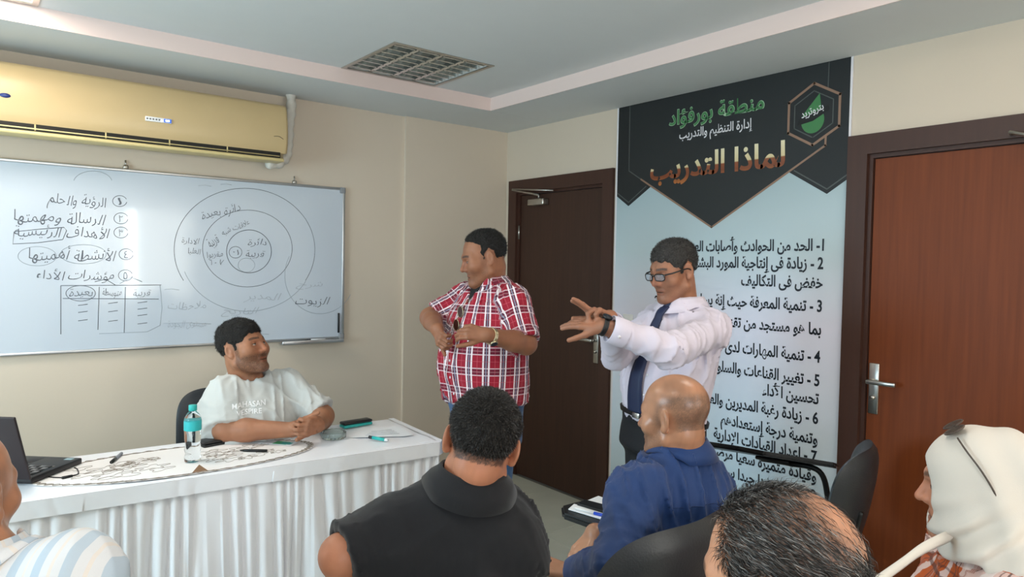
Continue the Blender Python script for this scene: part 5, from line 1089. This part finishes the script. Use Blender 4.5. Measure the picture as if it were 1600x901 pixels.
# ---- seated man in the pale T-shirt
def tee_man():
    fb = facing(-24); rt = rhand(fb); neck = at(386, 583, 3.22); pel = neck-ZUP*.50-fb*.06+rt*.0
    H = Human('seated man in pale grey T-shirt with clasped hands behind the table', at(380, 545, 3.20), head_frame(facing(-74), .27, .0), 1.05, neck, pel, rt, [(a, b, c*.96, d*1.0) for a, b, c, d in HEAVY], dict(skin='9f6d51', fat=.008, stubble=.9, neck_r=.068, gaze=(.0, .35)))
    shR = at(350, 622, 3.12); shL = at(449, 606, 3.33)
    elR = at(352, 672, 3.06); wrR = at(455, 671, 3.04); elL = at(504, 650, 3.28); wrL = at(497, 664, 3.10)
    H.arms['R'] = (shR, elR, wrR, .060, .050, .032); H.arms['L'] = (shL, elL, wrL, .060, .050, .032)
    H.hands.append(hand_parts(wrR, unit(RH*.97+ZUP*.18+FH*.12), unit(FH*.85+RH*.2-ZUP*.1), 1, (.60, .62, .65, .7), .05, (.35, .1, .3), 1.02)); H.hands.append(hand_parts(wrL+ZUP*.005, unit(-RH*.35+ZUP*.03-FH*.93), unit(-RH*.93+FH*.35+ZUP*.1), 1, (.70, .72, .75, .8), .05, (.35, .1, .3), 1.02))
    H.skin(); H.hair([(p[0], p[1]-.006) if i < 3 else p for i, p in enumerate(HAIR_FULL)], .0055, 'hair_black', top=.008)
    strands(H.hv, H.hq, 6000, .010, .0006, 'strand_black', H.p, lambda p: H.HR[:, 1][None]*.5+0*p, 7)
    H.shirt('t_shirt', MATS['grey_tee'], .018, {'R': .86, 'L': .92}, t0=.0, folds=.0034, neck_cut=.012, sr=(.076, .080, .07), kblend=.05, fold_s=45)
    cc = neck-H.T.up*.006; rb_ = []
    for k in range(48): a = 2*math.pi*k/48; rb_.append(cc+H.T.right*math.sin(a)*.085+H.T.fwd*math.cos(a)*.085+H.T.up*(.012-.038*(.5+.5*math.cos(a))))
    MB().tube(rb_, .0075, 6, closed=True).build('neckband', MATS['grey_tee'], H.p)
    for txt, t, w, hgt in (('MAHASAN', .790, .140, .022), ('VESPIRE', .735, .105, .020)):
        me = text_mesh(txt, .01, arabic=False); n = len(me.vertices); co = np.empty(n*3); me.vertices.foreach_get('co', co); co = co.reshape(-1, 3); lo, hi = co.min(0), co.max(0); u_ = ((co[:, 0]-lo[0])/(hi[0]-lo[0])-.5)*w; v_ = (co[:, 1]-lo[1])/(hi[1]-lo[1])*hgt
        P0 = H.T.O[None]-H.T.right[None]*u_[:, None]+H.T.fwd[None]*.6+H.T.up[None]*(t*H.T.L+v_)[:, None]; P1 = trace(H.front, P0, -H.T.fwd)+H.T.fwd.astype(f32)*.012; P1 = trace(H.shirt_sdf, P1, -H.T.fwd)+H.T.fwd.astype(f32)*.004
        me.vertices.foreach_set('co', (P1-WL[H.p.name]).astype(f32).ravel()); me.materials.clear(); me.update(); link('shirt_print', me, mat('print_white', 'f1f1f1', .6), H.p)
    hp, kn, an = limbs(H, fb, True, knee_f=.38); H.legs('trousers_navy', hp, kn, an, top_t=.06, foot=fb)
    c = empty('office_chair'); 
    vs, fs = cushion(.46, .42, .07, .05, 4); MB().add(vs, fs, True).xf(Matrix.Translation((0, -.24, .52)) @ Matrix.Rotation(math.radians(6), 4, 'X')).build('backrest', 'leatherette', c)
    vs, fs = cushion(.48, .46, .08); MB().add(vs, fs, True).xf(Matrix.Translation((0, -.23, .43)) @ Matrix.Rotation(math.radians(-90), 4, 'X')).build('seat', 'leatherette', c)
    for sx in (-1, 1):
        for sy in (-.2, .2): MB().tube([(sx*.21, sy*1.1, 0), (sx*.19, sy, .40)], .012, 8).build('leg', 'chair_tube', c)
        MB().tube(smooth_path([(sx*.19, -.2, .40), (sx*.20, -.27, .5), (sx*.20, -.27, .75)]), .012, 8).build('back_post', 'chair_tube', c)
    az = math.degrees(math.atan2(fb[1], fb[0])); c.location = (pel[0]+fb[0]*.06-rt[0]*-.07, pel[1]+fb[1]*.06+rt[1]*.07, 0); c.rotation_euler = (0, 0, math.radians(az-90)); tag(c, 'black chair behind the table carrying the man in the pale T-shirt', 'chair')
    return H
tee_man()

# ---- man in the black polo shirt, from behind
def polo_man():
    fb = facing(8, True); rt = rhand(fb); neck = at(736, 746, 1.50); pel = V(neck[0], neck[1], .50)+fb*.10-rt*.09
    H = Human('man in black polo shirt with short dark hair seen from behind', at(752, 694, 1.50), head_frame(facing(2, True), -.12, .20), .94, neck, pel, rt, [(a, b, c*1.06, d) for a, b, c, d in MEDIUM], dict(skin='a87055', neck_r=.055, stubble=.3, shave=HAIR_FULL, shavecol=(.02, .017, .016), shavek=.9))
    shL = at(612, 838, 1.47); shR = at(778, 826, 1.56)
    H.arms['L'] = (shL, at(534, 868, 1.41), at(560, 960, 1.62), .050, .041, .030); H.arms['R'] = (shR, V(*(shR-ZUP*.27+rt*.05)), V(*(shR-ZUP*.30+fb*.24-rt*.05)), .052, .045, .030)
    H.hands.append(hand_parts(H.arms['L'][2], unit(fb*.8+rt*.6), -ZUP, -1)); H.hands.append(hand_parts(H.arms['R'][2], unit(fb*.7-rt*.7), -ZUP, 1))
    H.skin(face_h=.003); H.hair([(y_, z_-.022 if z_ < -.06 else z_) for y_, z_ in HAIR_FULL], .0045, 'hair_black', noise=.0008)
    crown = H.hw((.0, -.07, .105))
    strands(H.hv, H.hq, 26000, .0085, .00040, 'strand_black', H.p, lambda p: (p-crown)/np.linalg.norm(p-crown, axis=1)[:, None]*.55, 9)
    strands(H.hv, H.hq, 900, .008, .00035, 'strand_grey', H.p, lambda p: (p-crown)/np.linalg.norm(p-crown, axis=1)[:, None]*.55, 10)
    H.shirt('polo_shirt', MATS['black_polo'], .012, {'L': .97, 'R': .9}, t0=.0, folds=.0030, back=True, sr=(.070, .068, .05), fold_s=40)
    collar(H, neck-H.T.up*.012, H.T.right, H.T.fwd, H.T.up, .066, .066, MATS['black_polo'], H.p, .042, .054, .03, .5, .02)
    hp, kn, an = limbs(H, fb); H.legs('trousers_black', hp, kn, an, top_t=.06, foot=fb)
    place(ch0, (pel[0]+fb[0]*.06, pel[1]+fb[1]*.06, 0), math.degrees(math.atan2(fb[1], fb[0])), 'black padded chair under the man in the black polo shirt'); return H
polo_man()

def spare_chair(pel, fb, label, d=.06):
    c = copy_tree(ch0); place(c, (pel[0]+fb[0]*d, pel[1]+fb[1]*d, 0), math.degrees(math.atan2(fb[1], fb[0])), label); return c
# ---- bald man in the blue shirt
def blue_man():
    fb = facing(38, True); rt = rhand(fb); neck = at(1066, 698, 1.91); pel = V(neck[0], neck[1], .50)+fb*.02
    H = Human('bald man in dark blue shirt seated in a black tablet chair', at(1053, 652, 1.90), head_frame(facing(50, True), -.10, .0), .93, neck, pel, rt, [(a, b, c*1.02, d*1.0) for a, b, c, d in MEDIUM], dict(skin='ab7b5f', neck_r=.058, stubble=.45, shave=HAIR_SIDES, shavecol=(.06, .05, .045), shavek=.62, patch=[((-.045, -.03, .085), .055, .35), ((.02, -.085, .06), .06, .25)]))
    shL = at(992, 776, 1.79); shR = at(1092, 764, 2.0); wl_ = at(895, 896, 1.86); wr_ = at(930, 832, 2.04)
    H.arms['L'] = (shL, at(966, 884, 1.66), wl_, .050, .042, .028); H.arms['R'] = (shR, at(1020, 860, 2.08), wr_, .050, .042, .028)
    H.hands.append(hand_parts(wl_, unit(-RH*.9+FH*.35+ZUP*.12), unit(-ZUP*.9+FH*.2-RH*.2), -1, (.75, .8, .85, .9), .02, (.5, .3, .4))); H.hands.append(hand_parts(wr_, unit(-RH*.62-ZUP*.62-FH*.35), unit(-FH*-.3-ZUP*.5+RH*.6), 1, (.12, .16, .2, .25), .03, (.45, .2, .2)))
    H.skin(m='skin_bald'); 
    H.shirt('blue_shirt', MATS['blue_shirt'], .014, {'L': 1.88, 'R': 1.75}, t0=.0, folds=.0036, back=True, sr=(.062, .060, .045), fold_s=58)
    collar(H, neck-H.T.up*.010, H.T.right, H.T.fwd, H.T.up, .062, .062, MATS['blue_shirt'], H.p, .036, .046, .04, .3, .02)
    yk = list(H.on_shirts(np.linspace(-.15, .15, 24), [.80]*24, .001, -.6)); MB().tube(yk, .0014, 4).build('yoke_seam', mat('seam_blue', '1c3666', .7), H.p)
    hp, kn, an = limbs(H, fb, knee_f=.44); H.legs('trousers_navy', hp, kn, an, top_t=.06, foot=fb)
    bc = at(1066, 836, 1.64); f2 = facing(40, True); r2 = rhand(f2); cl_ = V(bc[0]+f2[0]*.29, bc[1]+f2[1]*.29, 0); tb_ = [onz(*p_, .7165)-cl_ for p_ in ((877, 789), (908, 781), (992, 798), (978, 834), (944, 824), (879, 801))]
    c = make_chair('tablet_chair', True, 0.0, [(p_@r2, p_@f2) for p_ in tb_]); place(c, cl_, math.degrees(math.atan2(f2[1], f2[0])), 'black padded tablet chair with the bald man in blue'); H.chair = c; return H
BL = blue_man()
# things on his writing tablet
def on_tablet(name, label, cat, px, z=.7185):
    return empty(name, (*(onz(px[0], px[1], z)[:2]), z), label, cat)
TZ = .7185
o = on_tablet('notepad', 'white sheets on the writing tablet of the man in blue', 'paper', (930, 795)); MB().prism([onz(*p, TZ) for p in ((888, 796), (897, 788), (962, 806), (955, 816))], (0, 0, .003)).prism([onz(*p, TZ) for p in ((918, 782), (935, 775), (975, 790), (965, 800))], (0, 0, .002)).build('sheet', 'paper', o)
o = on_tablet('phone', 'black phone lying on the writing tablet', 'phone', (930, 790)); Pq = [onz(*p, TZ+.0035) for p in ((902, 789), (913, 783), (966, 797), (958, 806))]; MB().prism(Pq, (0, 0, .008)).build('case', 'black_plastic', o); cq = sum(Pq)/4; MB().prism([cq+(p-cq)*.93+ZUP*.0082 for p in Pq], (0, 0, .0004)).build('screen', 'screen_dark', o)
o = on_tablet('pen', 'blue and white pen lying on the writing tablet', 'pen', (930, 800)); pa, pb = onz(897, 793, TZ+.008), onz(955, 808, TZ+.008); MB().tube([pa, pa+(pb-pa)*.06, pa+(pb-pa)*.55], [.002, .005, .0055], 8).build('barrel', 'white_plastic', o); MB().tube([pa+(pb-pa)*.55, pb], .0058, 8).build('cap', mat('pen_blue', '2347b8', .35), o)
# empty chair at the right wall
c = make_chair('tablet_chair', True, math.radians(16), bh=.41); place(c, (-.36-.785*.16-.62*.10, -2.70+.62*.16-.785*.10, 0), 108, 'empty black tablet chair beside the reddish brown door')

GPOLY = [(.052, .108), (.026, .092), (.030, .045), (.026, .020), (.026, -.014), (.008, -.016), (.006, .024), (-.012, .040), (-.034, .030), (-.040, -.035), (-.052, -.068), (-.14, -.068), (-.17, .0), (-.17, .19), (.10, .19)]
# ---- grey-haired man close to the camera
def grey_man():
    fb = facing(46, True); rt = rhand(fb); HC = at(1222, 918, .90); neck = HC-ZUP*.135-fb*.055; pel = V(neck[0], neck[1], .50)-fb*.02
    H = Human('grey haired man with thinning crown in the foreground', HC, head_frame(fb, -.22, .04), 1.0, neck, pel, rt, MEDIUM, dict(skin='c08a6c', neck_r=.058, stubble=.4, shave=GPOLY, shavecol=(.035, .03, .028), shavek=.85, baldspot=(.012, -.085, .088)))
    shL = neck-rt*.165-ZUP*.10; shR = neck+rt*.165-ZUP*.10
    for k, sh, s in (('L', shL, -1), ('R', shR, 1)): H.arms[k] = (sh, sh-ZUP*.27+rt*s*.05+fb*.02, sh-ZUP*.33+fb*.26, .050, .042, .028); H.hands.append(hand_parts(H.arms[k][2], unit(fb-rt*s*.4), -ZUP, s))
    H.skin(m='skin', face_h=.003, hand_h=.004)
    poly = [(.075, .100), (.045, .088), (.040, .040), (.028, .020), (.026, -.014), (.008, -.016), (.006, .024), (-.012, .040), (-.034, .030), (-.040, -.035), (-.052, -.068), (-.14, -.068), (-.17, .0), (-.17, .19), (.14, .19)]
    H.hair(poly, .0003, None, noise=.0001, h=.004); bpy.data.objects.remove(H.p.children[-1])
    bald = H.hw((.012, -.075, .085)).astype(float); cr = H.hw((.01, -.05, .115))
    def thin(p, r): d = np.linalg.norm(p-bald, axis=1); return r.rand(len(p)) < np.clip((d-.040)/.060, .05, 1)
    cmb = lambda p: (p-cr)/np.linalg.norm(p-cr, axis=1)[:, None]*.45-H.HR[:, 1][None]*.75
    strands(H.hv, H.hq, 34000, .024, .00042, mat('strand_dark', '2a2624', .45, spec=.5), H.p, cmb, 12, thin, nw=.12, rnd_=.13); strands(H.hv, H.hq, 12000, .024, .00038, 'strand_grey', H.p, cmb, 13, thin, nw=.12, rnd_=.13); strands(H.hv, H.hq, 5000, .024, .00036, 'strand_white', H.p, cmb, 14, thin, nw=.12, rnd_=.13)
    H.shirt('shirt', MATS['grey_tee'], .012, {'L': .85, 'R': .85}, t0=.0, back=True, h=.011)
    hp, kn, an = limbs(H, fb); H.legs('trousers_black', hp, kn, an, top_t=.06, foot=fb, h=.014); spare_chair(pel, fb, 'black padded chair under the grey haired man'); return H
grey_man()

# ---- woman in the headscarf
def scarf_woman():
    fb = facing(72, True); rt = rhand(fb); HC = at(1528, 764, 1.45); neck = HC-ZUP*.115-fb*.03; pel = V(neck[0], neck[1], .50)-fb*.02
    rows = [(a, b, c*.95, d) for a, b, c, d in MEDIUM]
    H = Human('woman in cream headscarf and orange plaid shirt at the right edge', HC, head_frame(facing(60, True), -.08, .0), .96, neck, pel, rt, rows, dict(skin='bb8468', neck_r=.05, brow=(.03, .02, .015)))
    shL = neck-rt*.15-ZUP*.075; shR = neck+rt*.15-ZUP*.075
    for k, sh, s in (('L', shL, -1), ('R', shR, 1)): H.arms[k] = (sh, sh-ZUP*.25+rt*s*.06+fb*.04, sh-ZUP*.28+fb*.28, .045, .038, .025); H.hands.append(hand_parts(H.arms[k][2], unit(fb-rt*s*.3), -ZUP, s, s=.92))
    H.skin(face_h=.003, hand_h=.0035)
    def sc(P):
        q = H.hl(P); d = ell(q, (0, -.018, .035), (.094, .118, .104)); d = smin(d, ell(q, (0, -.035, -.045), (.090, .100, .10)), .06); d = smin(d, ell(q, (0, .012, -.045), (.082, .088, .09)), .03)
        d = d*f32(H.hs); d = smin(d, cap(P, H.hw((0, -.03, -.06)), H.hw((0, -.035, -.135)), .088, .100), .05)
        q2 = H.T.loc(P); dr = cap(P, H.T.at(-.085, -.01, .97), H.T.at(.085, -.01, .97), .075); d = smin(d, dr, .05)
        d = smax(d, (H.T.O[2]+H.T.L*.985+.10*np.abs(q2[:, 1]+.03)-.25*np.maximum(q2[:, 1], 0)-P[:, 2]).astype(f32), .01)
        fd = .0075*np.sin((q[:, 2]*1.0+q[:, 1]*.55)*95+2.2*wob(P, 14, 61))*sm01(-q[:, 2], -.02, .08)+.0042*np.sin((q[:, 1]*.9-q[:, 2]*.4)*80+2*wob(P, 10, 62))*sm01(-q[:, 1], -.06, .04)
        d = d+fd.astype(f32); op = ell(q, (0, .132, -.012), (.056, .066, .082))*f32(H.hs); return smax(d, -op, .01)
    lo, hi = bounds([HC+.16, HC-.16, H.T.at(.22, .2, .8), H.T.at(-.22, -.2, .8)], .05); v, q = extract(sc, lo, hi, .0055); mesh_np('headscarf', v, q, 'scarf', H.p)
    tl = smooth_path([at(1530, 815, 1.50), at(1485, 836, 1.42), at(1440, 858, 1.38), at(1404, 884, 1.36), at(1355, 918, 1.34)], 8)
    H.shirt('plaid_shirt', MATS['orange_plaid'], .016, {'L': 1.8, 'R': 1.8}, t0=.0, folds=.004, sr=(.070, .062, .045), uvref=-FH, back=True)
    tl = [p+H.T.right*-.0 for p in tl]; b = MB(); vs = []
    for p in tl: vs += [p-ZUP*.016+FH*.004, p-ZUP*.003-FH*.006, p+ZUP*.012+FH*.006+RH*.006]
    o = mesh_np('scarf_end', np.array(vs), np.array([(i*3+k, i*3+k+1, i*3+k+4, i*3+k+3) for i in range(len(tl)-1) for k in (0, 1)]), 'scarf', H.p); md = o.modifiers.new('s', 'SOLIDIFY'); md.thickness = .003
    # spectacles pushed up on the scarf
    H2 = H; zt = .126; g = MB()
    for sx in (-1, 1):
        ring_ = [H.hw((sx*.032+.024*math.cos(a), .038-.018*math.sin(a)+0*a, zt+.006+.010*math.sin(a))) for a in [2*math.pi*k/24 for k in range(24)]]; g.tube(ring_, .0018, 6, closed=True)
    g.tube([H.hw((-.008, .038, zt+.010)), H.hw((.008, .038, zt+.010))], .0018, 6)
    for sx in (-1, 1): g.tube(smooth_path([H.hw((sx*.056, .034, zt-.006)), H.hw((sx*.082, .020, .098)), H.hw((sx*.103, -.005, .060)), H.hw((sx*.104, -.025, .015)), H.hw((sx*.102, -.02, -.005))]), .0018, 6)
    o = g.build('eyeglasses', mat('frame_brown', '4a3d35', .35), H.p)
    for sx in (-1, 1): MB().prism([H.hw((sx*.032+.023*math.cos(a), .038-.017*math.sin(a), zt+.006+.0095*math.sin(a))) for a in [2*math.pi*k/20 for k in range(20)]], H.HR[:, 2]*.001).build('lens', mat('tinted_lens', '6a6058', .08, trans=.4), o)
    hp, kn, an = limbs(H, fb); H.legs('trousers_navy', hp, kn, an, top_t=.06, foot=fb, h=.014); spare_chair(pel, fb, 'black padded chair under the woman in the headscarf'); return H
scarf_woman()

# ---- man in the striped shirt at the left edge
def stripe_man():
    fb = facing(-6, True); rt = rhand(fb); HC = at(-70, 780, 1.20); neck = at(-40, 852, 1.18); pel = V(neck[0], neck[1], .50)+fb*.02
    H = Human('bald man in blue and white striped shirt at the left edge', HC, head_frame(facing(2, True), -.05, .0), 1.0, neck, pel, rt, [(a, b, c*1.1, d*1.06) for a, b, c, d in MEDIUM], dict(skin='b07c5e', neck_r=.060, shave=HAIR_SIDES, shavecol=(.05, .04, .035), shavek=.35))
    shL = neck-rt*.17-ZUP*.09; shR = at(122, 906, 1.17)
    H.arms['L'] = (shL, shL-ZUP*.27-rt*.04, shL-ZUP*.32+fb*.25, .052, .044, .029); H.arms['R'] = (shR, shR-ZUP*.26+rt*.06+fb*.03, shR-ZUP*.32+fb*.27-rt*.05, .052, .044, .029)
    for k, s in (('L', -1), ('R', 1)): H.hands.append(hand_parts(H.arms[k][2], unit(fb-rt*s*.4), -ZUP, s))
    H.skin(m='skin_bald', face_h=.003, hand_h=.0035); H.shirt('striped_shirt', MATS['striped_shirt'], .014, {'L': .9, 'R': .9}, t0=.0, folds=.003, back=True, planar=True, sr=(.070, .068, .05), fold_s=34)
    collar(H, neck-H.T.up*.010, H.T.right, H.T.fwd, H.T.up, .066, .066, MATS['striped_shirt'], H.p, .030, .044, .03, .4, .02)
    hp, kn, an = limbs(H, fb); H.legs('trousers_navy', hp, kn, an, top_t=.06, foot=fb, h=.014); spare_chair(pel, fb, 'black padded chair under the man in the striped shirt'); return H
stripe_man()
